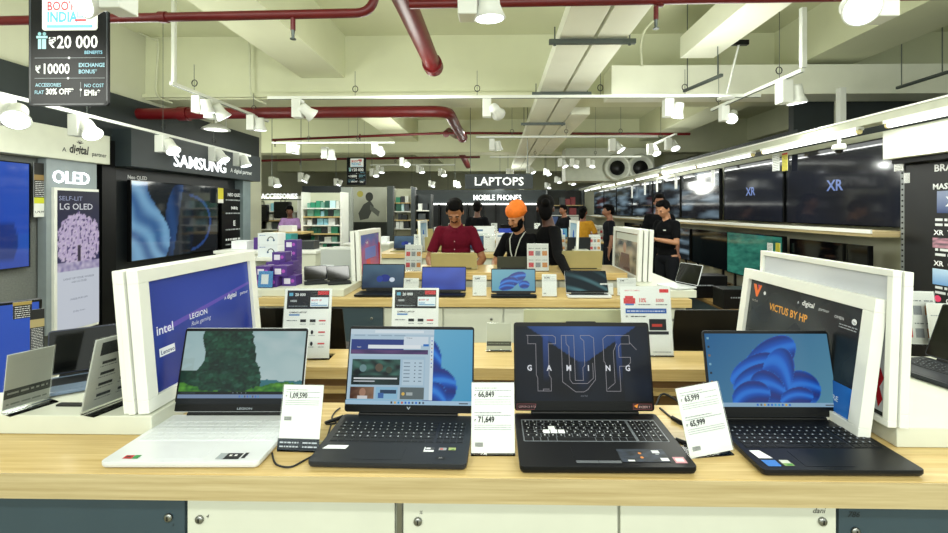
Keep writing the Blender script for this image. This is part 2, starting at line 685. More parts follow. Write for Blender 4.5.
def petal_wall(bg0, bg1, petals, asp=1.6, dark='#0a2470', mid='#1a62d0', hi='#3f97ec', accent='#5b4aa8'):
    """folded ribbons painted back to front; petal = (cx, cy, rx, ry, turn, folds)"""
    bg0, bg1, dk, md, h, ac = [lin(q) for q in (bg0, bg1, dark, mid, hi, accent)]

    def fn(u, v):
        x, y = u * asp, v
        c = mix(bg0, bg1, u * .6 + (1 - v) * .4)
        for (cx, cy, rx, ry, a, k) in petals:
            dx, dy = x - cx, y - cy
            p, q = (dx * cos(a) + dy * sin(a)) / rx, (-dx * sin(a) + dy * cos(a)) / ry
            r = p * p + q * q
            if r < 1:
                edge = 1 - r
                bend = q + .55 * p * p
                s = sin(bend * k * .8 + p * 1.3)
                e = mix(dk, md, .55 + .45 * s)
                if s > .5:
                    e = mix(e, h, (s - .5) * 1.3)
                if s < -.85:
                    e = mix(e, ac, .12)
                e = mix(e, dk, max(0, -q - .3) * .7)
                if edge < .06:
                    e = mix(mix(h, md, .4), e, edge * 16)
                c = e
        return c
    return fn


def taskbar(t, w, h, col='#b7cfe6', k=10):
    t.rect(0, 0, w, h * .055, col)
    for i in range(k):
        x = w * (.5 + (i - k / 2) * .028)
        t.rect(x, h * .014, x + w * .014, h * .042, random.choice(['#2f6fd0', '#d9a832', '#333a44', '#2d9ad8', '#5a6472', '#c95b3a']))
    t.rect(w * .90, h * .018, w * .97, h * .034, '#56606c')


# ---- painter: mossy mountain landscape
def p_landscape(t, w, h):
    sky0, sky1, rock, moss, dark = lin('#b9d0cf'), lin('#8fb4b8'), lin('#0d3a2c'), lin('#2a7a28'), lin('#04140f')

    def fn(u, v):
        n1 = noise.noise(V((u * 5, v * 5, 1.3)))
        n2 = noise.noise(V((u * 18, v * 18, 4.0)))
        n3 = noise.noise(V((u * 40, v * 30, 9.0)))
        c = mix(sky0, sky1, v * .6 + .25 * n1 + (1 - u) * .1)
        c = mix(c, lin('#dfe8e6'), max(0, n1 + .1 * n2) * .6)
        # far hills
        if v < .30 + .09 * sin(u * 9 + 1) * (1 - u) + .03 * n2 and u > .55:
            c = mix(lin('#1d5a66'), lin('#3f7e86'), v * 2.4)
        # big cliff from the left to two thirds
        edge_r = .63 - .06 * v * v + .02 * n2 - (.02 if v > .5 else 0) + .05 * (1 - v)
        edge_l = .20 - .06 * (1 - v) - .05 * sin(v * 8)
        if u < edge_r and (u > edge_l - .12 * (1 - v) or v < .45 + .12 * n1):
            c = mix(rock, lin('#1d5a3c'), .5 + .5 * n1 + .5 * n2)
            c = mix(c, dark, max(.1, min(.8, .45 + .6 * n3 + .5 * noise.noise(V((u * 9, v * 12, 2))))))
            if n2 > .35:
                c = mix(c, lin('#3f7464'), .25)
        if u < .10 and .45 < v < .62 and n2 > -.1:
            c = mix(c, lin('#9fb8b4'), .5)
        g = .22 + .07 * sin(u * 7 + 2) + .04 * n2
        if v < g:
            c = mix(moss, lin('#66b038'), .45 + .8 * n2)
            c = mix(c, dark, .35 + .45 * n3 - (g - v))
        if v < .10:
            c = mix(c, lin('#0d2f18'), .6 + n2)
        return c
    t.grid(0, 0, w, h, 160, 92, fn)
    t.rect(0, 0, w, h * .165, '#0b1416')
    t.rect(0, h * .075, w, h * .125, '#7d93b4')
    t.rect(w * .02, h * .14, w * .14, h * .15, '#3b4a4c')
    for i in range(8):
        t.rect(w * (.5 + i * .022), h * .085, w * (.508 + i * .022), h * .112, ['#3c6fd0', '#3a9ad0', '#47535d'][i % 3])
    for i in range(4):
        t.disc(w * (.45 + i * .035), h * .148, h * .008, '#7b8a8c', n=8)


# ---- painter: browser window over blue petals
def p_browser(t, w, h):
    f = petal_wall('#7cc0dc', '#4aa0cc', [(1.06, .62, .14, .26, .2, 5), (1.16, .24, .24, .26, .6, 6), (1.12, .10, .16, .2, 0, 5)])
    t.grid(0, 0, w, h, 90, 54, f)
    X = lambda a: a * w
    Y = lambda a: a * h
    t.rect(0, Y(.055), X(.685), h, '#b4cede')
    t.rect(0, Y(.93), X(.685), h, '#c9dde8')
    t.rect(X(.20), Y(.95), X(.60), Y(.985), '#e2eef4')
    for i in range(4):
        t.rect(X(.03 + i * .11), Y(.905), X(.12 + i * .11), Y(.922), '#9bb4c6')
    t.rect(X(.01), Y(.72), X(.44), Y(.86), '#2a3f86')
    t.grid(X(.01), Y(.66), X(.64), Y(.72), 20, 4, lambda u, v: mix(lin('#1a2450'), lin('#6a4a7c'), .5 + .9 * noise.noise(V((u * 4, v, 3)))))
    t.rect(X(.44), Y(.78), X(.64), Y(.90), '#d7e5ee')
    t.text('Windows', X(.46), Y(.875), h * .022, '#45525d')
    t.rect(X(.60), Y(.77), X(.645), Y(.80), '#2474c8')
    t.rect(X(.15), Y(.735), X(.58), Y(.785), '#e9f1f5')
    t.text('msn', X(.06), Y(.745), h * .035, '#d6dce8')
    t.rect(X(.02), Y(.06), X(.62), Y(.63), '#a9c7da')
    t.grid(X(.03), Y(.25), X(.42), Y(.59), 30, 20, lambda u, v: mix(lin('#0d1c1e'), lin('#3f6f62'), .5 + 1.3 * noise.noise(V((u * 5, v * 5, 8))) if v > .35 else .1 + .2 * noise.noise(V((u * 5, v * 5, 8)))))
    t.disc(X(.12), Y(.47), h * .05, '#6d8f92'); t.disc(X(.25), Y(.48), h * .055, '#5c5142'); t.disc(X(.33), Y(.45), h * .045, '#3c4a3c')
    t.rect(X(.05), Y(.325), X(.40), Y(.345), '#dfe6ea'); t.rect(X(.05), Y(.29), X(.22), Y(.305), '#c5ced4')
    t.rect(X(.44), Y(.25), X(.61), Y(.59), '#bcd4e2')
    for i in range(6):
        t.rect(X(.45), Y(.54 - i * .048), X(.50), Y(.552 - i * .048), '#74899a')
        t.rect(X(.535), Y(.54 - i * .048), X(.545), Y(.552 - i * .048), '#39485a')
        t.rect(X(.57), Y(.54 - i * .048), X(.595), Y(.552 - i * .048), '#74899a')
    t.grid(X(.03), Y(.07), X(.22), Y(.225), 8, 6, lambda u, v: mix(lin('#4a2c20'), lin('#8a6a50'), u + .4 * noise.noise(V((u * 4, v * 4, 2)))))
    t.disc(X(.13), Y(.155), h * .045, '#a88068', h * .055); t.rect(X(.09), Y(.07), X(.17), Y(.11), '#d8d8d8')
    t.rect(X(.235), Y(.07), X(.41), Y(.225), '#8fc0dc'); t.rect(X(.27), Y(.14), X(.40), Y(.19), '#25405c'); t.rect(X(.255), Y(.08), X(.30), Y(.15), '#3a68a8')
    t.rect(X(.43), Y(.07), X(.62), Y(.225), '#5f6c6e'); t.disc(X(.455), Y(.14), h * .022, '#e0b95a'); t.rect(X(.48), Y(.12), X(.53), Y(.16), '#aab5b5')
    t.rect(X(.66), Y(.06), X(.685), Y(.90), '#d9e8f0')
    for i in range(8):
        t.rect(X(.668), Y(.84 - i * .05), X(.677), Y(.855 - i * .05), ['#4a6fd0', '#5a6874', '#c78a3a'][i % 3])
    taskbar(t, w, h, '#a9cbe2')


# ---- painter: TUF GAMING
def p_tuf(t, w, h):
    def fn(u, v):
        c = mix(lin('#05070b'), lin('#0d1a2a'), .3 + .8 * noise.noise(V((u * 3, v * 3, 5))) + (.3 if u > .8 else 0))
        # big chevron of light from the top
        lim = 1 - (.5 - abs(u - .5)) * 1.0 + .0
        a = abs(u - .5)
        edge = .48 + a * 1.25
        if v > edge and a < .43:
            c = mix(lin('#24437c'), lin('#4468a6'), (v - edge) * 1.6)
        if .06 > abs(u - .5) and .12 < v < .52:
            c = mix(lin('#050a12'), lin('#1d3b6c'), (v - .12) * 2.0 * (1 - abs(u - .5) / .06))
        if (.20 < u < .245 or .755 < u < .80) and .25 < v < .9:
            c = mix(c, lin('#2f4f94'), (v - .25) * 1.4)
        return c
    t.grid(0, 0, w, h, 120, 70, fn)
    g = '#a9a6ac'
    lw = .0011
    P = lambda pts: t.line([(x * w, y * h) for x, y in pts], lw, g)
    P([(.08, .875), (.28, .875), (.30, .85), (.30, .76), (.245, .76), (.245, .34), (.26, .30), (.26, .13), (.16, .13), (.16, .30), (.15, .34), (.15, .76), (.09, .76), (.09, .875)])
    P([(.20, .13), (.20, .155), (.245, .155)])
    P([(.345, .875), (.44, .875), (.44, .27), (.50, .27), (.50, .44), (.515, .47), (.515, .80), (.49, .84), (.49, .875), (.56, .875), (.59, .84), (.59, .28), (.53, .15), (.50, .12), (.44, .12), (.345, .25), (.345, .875)])
    P([(.38, .875), (.38, .76), (.40, .72), (.40, .28), (.42, .23), (.53, .23), (.575, .30), (.575, .50)])
    P([(.66, .83), (.69, .875), (.86, .875), (.86, .76), (.79, .76), (.775, .72), (.775, .58), (.86, .58), (.86, .51), (.83, .46), (.775, .46), (.775, .13), (.67, .13), (.67, .50), (.66, .53), (.66, .83)])
    P([(.68, .16), (.735, .24), (.735, .66), (.76, .76)])
    P([(.86, .78), (.91, .68)])
    for k, ch in enumerate('GAMING'):
        t.text(ch, w * (.10 + .147 * k), h * .40, h * .105, '#e8ecf2', 'CENTER', .03, .9)
    t.text('ASUS TUF', w * .5, h * .06, h * .022, '#8f959e', 'CENTER')


# ---- painter: large blue petals on teal
def p_petals(t, w, h):
    f = petal_wall('#175f94', '#5b93ab', [(1.16, .24, .26, .25, .4, 7), (.80, .62, .46, .24, .75, 5), (.60, .50, .36, .18, .55, 5), (.64, .36, .36, .20, .45, 6), (.90, .46, .20, .36, -.35, 5), (.74, .24, .22, .26, .3, 6), (.52, .14, .26, .20, .5, 6), (1.10, .12, .22, .14, .3, 6)], mid='#1260cf', hi='#2c84e4', dark='#0a2670')
    t.grid(0, 0, w, h, 130, 80, f)
    for k in range(6):
        t.rect(w * .015, h * (.92 - k * .12), w * .032, h * (.95 - k * .12), ['#7fb2c9', '#20303c', '#8a6d4a'][k % 3])
    taskbar(t, w, h, '#8fb4cf')


SILVER = mat('pale aluminium', '#dfe3e6', 0.3, 0.15, var=0.02)
KEYW = mat('white keycaps', '#d3d8da', 0.4, var=0.02)
GRAPH = mat('graphite plastic', '#22262b', 0.42, var=0.05, spec=.3)
KEYG = mat('graphite keycaps', '#191d21', 0.5, var=0.05, spec=.3)
TUFB = mat('matt black plastic', '#090b0e', 0.42, var=0.15, spec=.25)
KEYB = mat('black keycaps', '#0c0e11', 0.5, var=0.1, spec=.25)
BEDG = mat('metallic keyboard deck', '#6f757b', 0.4, 0.2)
DARKB = mat('dark onyx plastic', '#0e1014', 0.36, var=0.1, spec=.3)
TEXTM = mat('silver lettering', '#9aa0a6', 0.35, 0.6)


def st_l1(t):
    t.rect(-.138, .012, -.118, .026, '#b62a2a'); t.rect(-.117, .012, -.103, .026, '#2f8a4a'); t.rect(-.134, .017, -.124, .022, '#1a1a1c')


def st_l1b(t):
    t.rect(.075, .010, .094, .034, '#9aa2a6'); t.rect(.093, .010, .128, .034, '#15171a'); t.rect(.100, .022, .106, .028, '#e6e6e6'); t.rect(.112, .022, .118, .028, '#e6e6e6')


def st_l1c(t):
    t.rect(.132, .014, .140, .036, '#1c1f24')


def st_l2(t):
    t.poly([(-.168, .052), (-.112, .052), (-.109, .068), (-.160, .068)], '#e6eaec')


def st_l2b(t):
    t.rect(.075, .046, .099, .066, '#d8dcdf'); t.rect(.078, .053, .099, .066, '#383c42'); t.rect(.08, .056, .09, .063, '#cfd4d8')


def st_l2c(t):
    t.rect(.110, .053, .128, .064, '#8b8f94'); t.rect(.113, .056, .12, .061, '#b03a34')


def st_l2d(t):
    t.rect(.133, .054, .150, .065, '#9aa86a'); t.rect(.14, .056, .147, .06, '#3a7a2c')


def st_l2e(t):
    t.poly(rrect(.108, .018, .130, .027, .003), '#0d0f11'); t.text('AIR', .119, .020, .006, '#a9adb2', 'CENTER')


def st_l3(t):
    t.grid(.035, .018, .145, .070, 20, 10, lambda u, v: mix(lin('#0c1014'), lin('#2f3a4a'), .5 + noise.noise(V((u * 6, v * 6, 0)))))
    t.rect(.05, .02, .065, .026, '#d6d8da'); t.disc(.085, .052, .004, '#c47a30'); t.disc(.085, .035, .004, '#c47a30'); t.rect(.115, .052, .132, .064, '#c7ccd0'); t.rect(.12, .046, .128, .050, '#9aa0a4'); t.rect(.125, .021, .143, .033, '#dcdfe2')


def st_l3b(t):
    t.rect(.154, .014, .180, .038, '#c88f98'); t.rect(.158, .02, .176, .032, '#e6dfe0')


def st_l4(t):
    t.poly([(-.160, .043), (-.128, .043), (-.140, .075), (-.164, .075)], '#eef0f2')


def st_l4b(t):
    t.poly([(-.158, .012), (-.128, .012), (-.128, .036), (-.160, .036)], '#2c6fc0')


def st_l4c(t):
    t.rect(-.120, .014, -.098, .024, '#7a9a5a'); t.rect(-.120, .024, -.100, .036, '#c2c8bc'); t.rect(-.112, .016, -.101, .02, '#2d8a3a')


def place(ufl, vfl, ufr, vfr, D):
    """from the two front corners on the table to (centre, rotation, width)"""
    a, b = atZ(ufl, vfl, TZ), atZ(ufr, vfr, TZ)
    d = b - a
    rz = atan2(d.y, d.x)
    n = V((-sin(rz), cos(rz), 0))
    c = (a + b) / 2 + n * D / 2
    return (c.x, c.y, TZ + .0005), rz, d.length


loc, rz, W = place(104, 469, 260, 468, .225)
lp1 = laptop((loc[0] - .004, loc[1] - .004, loc[2]), radians(1.0), .358, .225, 'white laptop showing a green mountain game scene, leftmost on the front counter', SILVER, KEYW, p_landscape, .230, tilt=13,
             bezel=(.007, .009, .026), stickers=[('sticker', st_l1), ('sticker', st_l1b), ('sticker', st_l1c)], pad=(-.075, .045), kb=(-.165, .165, -.022, .086), key_bed=SILVER)
loc, rz, W = place(308, 470, 467, 471, .226)
lp2 = laptop(loc, radians(-.8), .362, .226, 'dark grey laptop with a web browser open on screen, on the front counter', GRAPH, KEYG, p_browser, .235, tilt=12,
             bezel=(.005, .008, .026), stickers=[('sticker', st_l2), ('sticker', st_l2b), ('sticker', st_l2c), ('sticker', st_l2d), ('sticker', st_l2e)], pad=(-.085, .03), legends='#aab2b8', kb=(-.165, .165, -.026, .074), key_bed=GRAPH)
loc, rz, W = place(519, 475, 699, 476, .25)
lp3 = laptop(loc, radians(0.5), .392, .25, 'large black gaming laptop with a blue lettered screen, third on the front counter', TUFB, KEYB, p_tuf, .243, tilt=12,
             bezel=(.007, .011, .030), stickers=[('sticker', st_l3), ('sticker', st_l3b)], pad=(-.07, .035), legends='#c6cbd0', kb=(-.178, .175, -.020, .086), key_bed=BEDG, padbar=True, th=.0155, bump_top=True)
loc, rz, W = place(763, 479, 922, 478, .228)
lp4 = laptop((loc[0] + .008, loc[1] + .002, loc[2]), radians(0.6), .355, .228, 'black laptop with blue petals on its screen, rightmost on the front counter', DARKB, KEYB, p_petals, .230, tilt=12,
             bezel=(.006, .008, .030), stickers=[('sticker', st_l4), ('sticker', st_l4b), ('sticker', st_l4c)], pad=(-.075, .035), legends='#aab4c0', kb=(-.163, .163, -.026, .078), key_bed=DARKB, lid_m=GRAPH)
# brand marks on the chins and the white key cluster of the gaming laptop
for lp, txt, hh, sz, y, Lt, Dd in ((lp1, 'LEGION', 0, .008, .011, 13, .225), (lp2, 'v', 0, .016, .012, 12, .226)):
    lid = [k for k in lp.children if k.name.startswith('lid')][0]
    M = Matrix.Translation((0, Dd / 2, .0185)) @ Matrix.Rotation(radians(90 - Lt), 4, 'X') @ Matrix.Translation((0, 0, .0014))
    t = MB(M); t.text(txt, .02 if txt == 'LEGION' else 0, y, sz, '#9aa4ac', 'CENTER', .01, 1.5)
    t.build('brand_lettering', PRINT, lid)
lid = [k for k in lp3.children if k.name.startswith('lid')][0]
M = Matrix.Translation((0, .125, .0205)) @ Matrix.Rotation(radians(78), 4, 'X') @ Matrix.Translation((0, 0, .0014))
t = MB(M)
t.line([(-.188, .022), (-.135, .022), (-.140, .008), (-.188, .008), (-.188, .022)], .0012, '#7a3a40'); t.text('GEFORCE RTX', -.184, .0125, .0075, '#b78a8e')
t.build('bezel_sticker', PRINT, lid)
t = MB(M)
t.rect(.135, .008, .188, .024, '#5a2226'); t.rect(.137, .010, .186, .022, '#1c0f10'); t.poly([(.138, .018), (.150, .023), (.146, .012)], '#e88a2a'); t.text('RYZEN 7', .151, .0125, .008, '#c9a0a0')
t.build('bezel_sticker', PRINT, lid)
t = MB()
kx0, ky0, kw, kh = -.178, -.020, .353 * .78, .106 / 6
for (cx, cy) in ((2.9, 3), (2.1, 2), (3.1, 2), (4.1, 2)):
    x = kx0 + (cx + .55) * kw / 14.4
    y = ky0 + cy * kh
    t.box(x, x + .0165, y + .001, y + kh - .001, .0188, .0203)
o = t.build('letter_key', mat('clear white keycap', '#eef2f4', .3), lp3)
o['label'] = 'white W, A, S and D keys'


# =============================================================== price cards
def card_stand(loc, rz, W, H, paint, label, group=None, tilt=12, name='price_card', base=.05, cat='price card', thick=.003, lean=0):
    e = empty(name, loc, rz, label, cat, group)
    M = Matrix.Translation((0, 0, .004)) @ Matrix.Rotation(radians(lean), 4, 'Y') @ Matrix.Rotation(radians(90 - tilt), 4, 'X')
    t = MB(M)
    t.box(-W / 2, W / 2, 0, H, -thick, -thick * .6); t.box(-W / 2, W / 2, 0, H, thick * .6, thick)
    t.build('acrylic_holder', ACR, e)
    t = MB(); t.box(-W / 2, W / 2, -.002, base, 0, .003)
    t.build('holder_foot', ACR, e)
    t = MB(M); t.box(-W / 2 + .001, W / 2 - .001, .002, H - .002, -.0006, .0004, lin('#e9ece8'))
    t.M = M @ Matrix.Translation((-W / 2, 0, .0004))
    paint(t, W, H)
    t.build('printed_card', PRINT, e)
    return e


def scribble(t, x0, x1, y, h, col='#8b9298', n=9, seed=0):
    """a run of small print"""
    r = random.Random(seed + int(y * 1e5))
    x = x0
    z = t.up()
    c = lin(col)
    while x < x1:
        w = h * r.choice([.8, 1.2, 2, 2.8])
        x2 = min(x + w, x1)
        t.add([(x, y, z), (x2, y, z), (x2, y + h * .7, z), (x, y + h * .7, z)], [(0, 1, 2, 3)], c)
        x = x2 + h * .5


def price_paint(p1, p2=None, strip=False):
    def f(t, W, H):
        scribble(t, W * .08, W * .6, H * .905, H * .014, '#5f666c')
        scribble(t, W * .08, W * .92, H * .87, H * .014, '#7f868c')
        t.text('\u20b9', W * .07, H * .79, H * .055, '#2a2f34')
        t.text(p1, W * .16, H * .785, H * .112, '#101418', bold=.028, wide=.80)
        scribble(t, W * .62, W * .92, H * .79, H * .013, '#8b9298')
        for k in range(3):
            scribble(t, W * .08, W * .92, H * (.74 - .03 * k), H * .012, '#9aa0a4', seed=k)
        if p2:
            scribble(t, W * .08, W * .7, H * .56, H * .014, '#5f666c')
            scribble(t, W * .08, W * .92, H * .525, H * .014, '#7f868c')
            t.text('\u20b9', W * .07, H * .44, H * .055, '#2a2f34')
            t.text(p2, W * .16, H * .435, H * .112, '#101418', bold=.028, wide=.80)
            for k in range(3):
                scribble(t, W * .08, W * .92, H * (.39 - .03 * k), H * .012, '#9aa0a4', seed=k + 5)
        y = H * (.44 if strip else .10)
        for k in range(12):
            t.rect(W * (.10 + k * .015), y, W * (.107 + k * .015), y + H * .06, '#3a3f44')
            t.layer -= .00012
        if strip:
            t.rect(0, 0, W, H * .17, '#1d2733')
            for r_ in range(2):
                scribble(t, W * .05, W * .5, H * (.10 - .06 * r_), H * .03, '#c8d0d8', seed=9)
                scribble(t, W * .60, W * .95, H * (.10 - .06 * r_), H * .03, '#c8d0d8', seed=4)
    return f


def low(u, v):
    p = atZ(u, v, TZ)
    return (p.x, p.y, TZ + .0008)


card_stand(low(298, 452), radians(-2), .103, .150, price_paint('1,09,590', strip=True), 'price card reading 1,09,590 beside the white laptop')
card_stand(low(493, 456), radians(1), .106, .162, price_paint('66,849', '71,649'), 'price card with two prices between the browser laptop and the gaming laptop')
card_stand(low(712, 457), radians(8), .112, .160, price_paint('63,999', '65,999'), 'tilted price card between the gaming laptop and the rightmost laptop', lean=-7)


# tall offer cards
def offer_paint(style):
    def f(t, W, H):
        if style == 'dark':
            t.rect(W * .06, H * .70, W * .94, H * .965, '#14161a')
            t.text('20 000', W * .22, H * .885, H * .055, '#e8ecee', bold=.02)
            t.poly([(W * .1, H * .885), (W * .18, H * .885), (W * .18, H * .93), (W * .1, H * .93)], '#5fa8c8')
            t.text('10000', W * .12, H * .80, H * .04, '#cfd6da', bold=.02)
            t.rect(W * .70, H * .90, W * .93, H * .955, '#c22a30')
            t.rect(W * .55, H * .73, W * .93, H * .865, '#dfe8ee')
            t.text('BOOT UP', W * .57, H * .81, H * .035, '#b83036', bold=.02); t.text('INDIA', W * .57, H * .765, H * .035, '#4a90c0', bold=.02)
            t.rect(W * .57, H * .745, W * .91, H * .757, '#4a90c0')
            scribble(t, W * .1, W * .5, H * .735, H * .014, '#9aa4aa')
            t.text('GAMING LAPTOP', W * .12, H * .64, H * .032, '#1d2125', bold=.02)
            t.rect(W * .12, H * .605, W * .34, H * .625, '#3a7ab8')
            cy = .53
        else:
            t.text('BACK TO CAMPUS', W * .10, H * .92, H * .026, '#c8343a', bold=.01)
            t.rect(W * .78, H * .90, W * .96, H * .95, '#d22c34')
            t.rect(W * .07, H * .74, W * .30, H * .82, '#cc3a40'); t.rect(W * .10, H * .82, W * .26, H * .85, '#cc3a40'); t.rect(W * .10, H * .715, W * .27, H * .74, '#4a7ac0')
            t.text('10%', W * .36, H * .76, H * .085, '#cc3038', bold=.02, wide=.8)
            t.text('5000', W * .70, H * .765, H * .065, '#cc3038', bold=.02, wide=.9)
            scribble(t, W * .36, W * .6, H * .72, H * .018, '#5a6066'); scribble(t, W * .70, W * .92, H * .72, H * .018, '#5a6066')
            t.rect(W * .10, H * .60, W * .90, H * .67, '#2f5fae')
            scribble(t, W * .13, W * .86, H * .625, H * .022, '#dfe6f0')
            t.text('EC', W * .10, H * .545, H * .03, '#15181c', bold=.03); scribble(t, W * .20, W * .5, H * .548, H * .022, '#2c3238')
            t.rect(W * .55, H * .36, W * .88, H * .52, '#171a20'); t.rect(W * .6, H * .41, W * .8, H * .45, '#b83a30'); t.rect(W * .5, H * .30, W * .92, H * .345, '#22262e')
            for k in range(5):
                scribble(t, W * .10, W * .45, H * (.46 - k * .04), H * .014, '#8b9298', seed=k)
            scribble(t, W * .6, W * .95, H * .05, H * .015, '#7f868c')
            return
        for r_ in range(3):
            for k, x in enumerate((.42, .62, .82)):
                yy = H * (cy - .16 * r_)
                if k < 2:
                    if r_ == 0:
                        t.rect(W * x - W * .06, yy - H * .018, W * x + W * .06, yy + H * .022, '#1b1e22')
                    else:
                        t.disc(W * x, yy, W * .028, '#1b1e22', H * .03, 10)
                else:
                    t.rect(W * x - W * .07, yy - H * .008, W * x + W * .07, yy + H * .012, '#c8444a')
                scribble(t, W * x - W * .06, W * x + W * .06, yy - H * .05, H * .013, '#7f868c', seed=k)
            scribble(t, W * .08, W * .30, H * (cy - .16 * r_), H * .016, '#5f666c', seed=r_)
        t.rect(W * .08, H * .36, W * .26, H * .375, '#3a7ab8')
    return f


def low2(u, v):
    p = atZ(u, v, TZ)
    return (p.x, p.y, TZ + .0008)


card_stand(low2(305, 360), radians(2), .188, .272, offer_paint('dark'), 'tall white offer card with black header standing behind the white laptop', tilt=8, name='offer_card', base=.07, cat='offer card')
card_stand(low2(414, 359), 0, .188, .272, offer_paint('dark'), 'tall offer card with black header standing behind the browser laptop', tilt=8, name='offer_card', base=.07, cat='offer card')
card_stand(low2(648, 357), 0, .205, .275, offer_paint('red'), 'tall white offer card with red figures standing behind the gaming laptop', tilt=8, name='offer_card', base=.07, cat='offer card')


def back_paint(t, W, H):
    t.rect(W * .02, H * .02, W * .98, H * .98, '#c2c6b4')
    t.rect(W * .02, H * .17, W * .98, H * .33, '#4d5148')
    scribble(t, W * .08, W * .9, H * .24, H * .04, '#9aa08e')


card_stand((atZ(499, 351, TZ).x, 1.775, TZ + .001), 0, .105, .112, back_paint, 'small grey-green card seen from behind, back of the second counter', tilt=5, name='price_card')

# ---- laptops on the second counter facing away (closed view of their lids)
for (u0, u1, lab) in ((233, 288, 'black laptop facing away behind the tall offer card at left'), (322, 346, 'black laptop facing away just left of the browser laptop screen'),
                      (523, 622, 'pale laptop facing away right behind the gaming laptop'), (671, 762, 'black laptop facing away behind the red-figured offer card')):
    a, b = atY(u0, 350, 1.90), atY(u1, 350, 1.90)
    w = max(.33, (b - a).length)
    cx = (a.x + b.x) / 2
    if u0 == 322:
        w = .30; cx = b.x - w / 2
    if u0 == 233:
        w = .34; cx = a.x + w / 2 - .02
    if u0 == 671:
        w = b.x - a.x; cx = b.x - w / 2
    laptop((cx, 2.03, .841), pi, w, .22, lab, BLACK if u0 != 523 else mat('pale green grey lid', '#b4bca0', .4), KEYB, None, .235, tilt=14, simple=True)
# ================================================================= room shell
CEIL = mat('ceiling paint', '#cccfae', 0.8, var=0.04, scale=1.5)
BEAMM = mat('beam paint', '#d8dbbc', 0.75, var=0.03, scale=2)
DUCTM = mat('white duct panel', '#eceedd', 0.45, var=0.03, scale=3)
DARKW = mat('charcoal bulkhead', '#20282a', 0.6, var=0.08)
FLOORM = mat('vinyl floor', '#8a8468', 0.35, var=0.12, scale=2)
WALLM = mat('wall paint', '#c9cbb4', 0.7, var=0.04, scale=1.5)
REDP = mat('red fire pipe', '#600a10', 0.4, var=0.12, scale=6)
LIGHTW = mat('white lamp housing', '#e2e5de', 0.4, var=0.02)
LIGHTW_ = LIGHTW
LAMP = mat('lamp glow', '#ffffff', 0.5, emit='#f4fbff', estr=5.0)
TUBEG = mat('tube glow', '#ffffff', 0.5, emit='#fbfff8', estr=3.2)
ZS, ZB, ZL = 4.0, 3.10, 3.40      # slab, cross beams, lengthwise beams
XL, XR, YN, YE = -5.05, 3.62, -3.0, 24.0

f = MB(); f.box(-9.2, 9, YN, YE, -.1, 0); structure('floor', f, FLOORM)
f = MB(); f.box(-9.2, 9, YN, YE, ZS, ZS + .1); structure('ceiling', f, CEIL)
f = MB(); f.box(XL - .2, XL, YN, 9.15, 0, ZS); structure('wall_left', f, WALLM)
f = MB(); f.box(-9.2, -9, 8.95, YE, 0, ZS); structure('wall_left', f, WALLM)
f = MB(); f.box(-9, XL - .2, 8.95, 9.15, 0, ZS); structure('wall_left', f, WALLM)
f = MB(); f.box(9, 9.2, YN, YE, 0, ZS); structure('wall_right', f, WALLM)
f = MB(); f.box(XR + .04, XR + .14, 1.5, YE, 0, 2.26); structure('partition_right', f, WALLM)
f = MB(); f.box(XR + .04, XR + .14, 1.2, 5.3, 2.26, 2.36); structure('bulkhead_right', f, DARKW)
f = MB(); f.box(4.08, 9, 5.98, 6.08, 0, 3.09); structure('wall_back_right', f, DARKW)
f = MB(); f.box(XR + .04, XR + .14, 5.3, YE, 2.26, 2.5); structure('bulkhead_right', f, DARKW)
f = MB(); f.box(-9, 9, YE, YE + .1, 0, ZS); structure('wall_far', f, WALLM)
for n, y in enumerate((-1.4, 6.1, 11.8, 17.5)):
    f = MB(); f.box(XL if y < 9 else -9, 9, y, y + .55, ZB, ZS)
    structure('beam', f, BEAMM)
f = MB(); f.box(XL, XL + .12, 2.2, 8.85, 2.45, 3.02); structure('bulkhead_left', f, DARKW)
for n, (x0, x1) in enumerate(((-2.78, -2.16), (-7.0, -6.3), (3.9, 4.6), (6.8, 7.4))):
    if x0 > XL:
        for (ya, yb) in ((-.85, 6.1), (6.65, 11.8), (12.35, 17.5)):
            f = MB(); f.box(x0, x1, ya, yb, ZL, ZS)
            structure('beam', f, BEAMM)
# thin rib of the slab against the beam
f = MB(); f.box(XL, 9, 6.04, 6.1, ZB + .02, ZB + .07); structure('trim_1', f, BEAMM)

# round-columns / posts
f = MB(); f.box(4.62, 4.72, 5.90, 5.97, 0, 3.1); structure('column', f, WALLM)


# ---- ceiling trays (two parallel white panels along the shop)
def tray(x0, x1, y0, y1, z0, z1, label, g='white ceiling trays'):
    t = MB()
    t.box(x0, x1, y0, y1, z0, z1)
    e = t.build('cable_duct', DUCTM, None, .004)
    return tag(e, label, 'duct')


tray(.545, .835, 2.2, 16.0, 3.0, 3.12, 'long white ceiling duct, left one of the parallel pair over the aisle')
tray(.865, 1.13, 2.2, 16.0, 3.0, 3.12, 'long white ceiling duct, right one of the parallel pair over the aisle')
tray(1.45, 8.0, 5.45, 5.85, 2.97, 3.34, 'wide white duct crossing the ceiling to the right of the paired ducts')
d = tray(2.16, 2.55, 1.6, 5.1, 3.3, 3.55, 'white duct running lengthwise high above the right aisle')
tray(1.15, 1.45, 6.7, 11.5, 3.0, 3.14, 'narrow white ceiling duct beyond the cross beam, right of the pair')


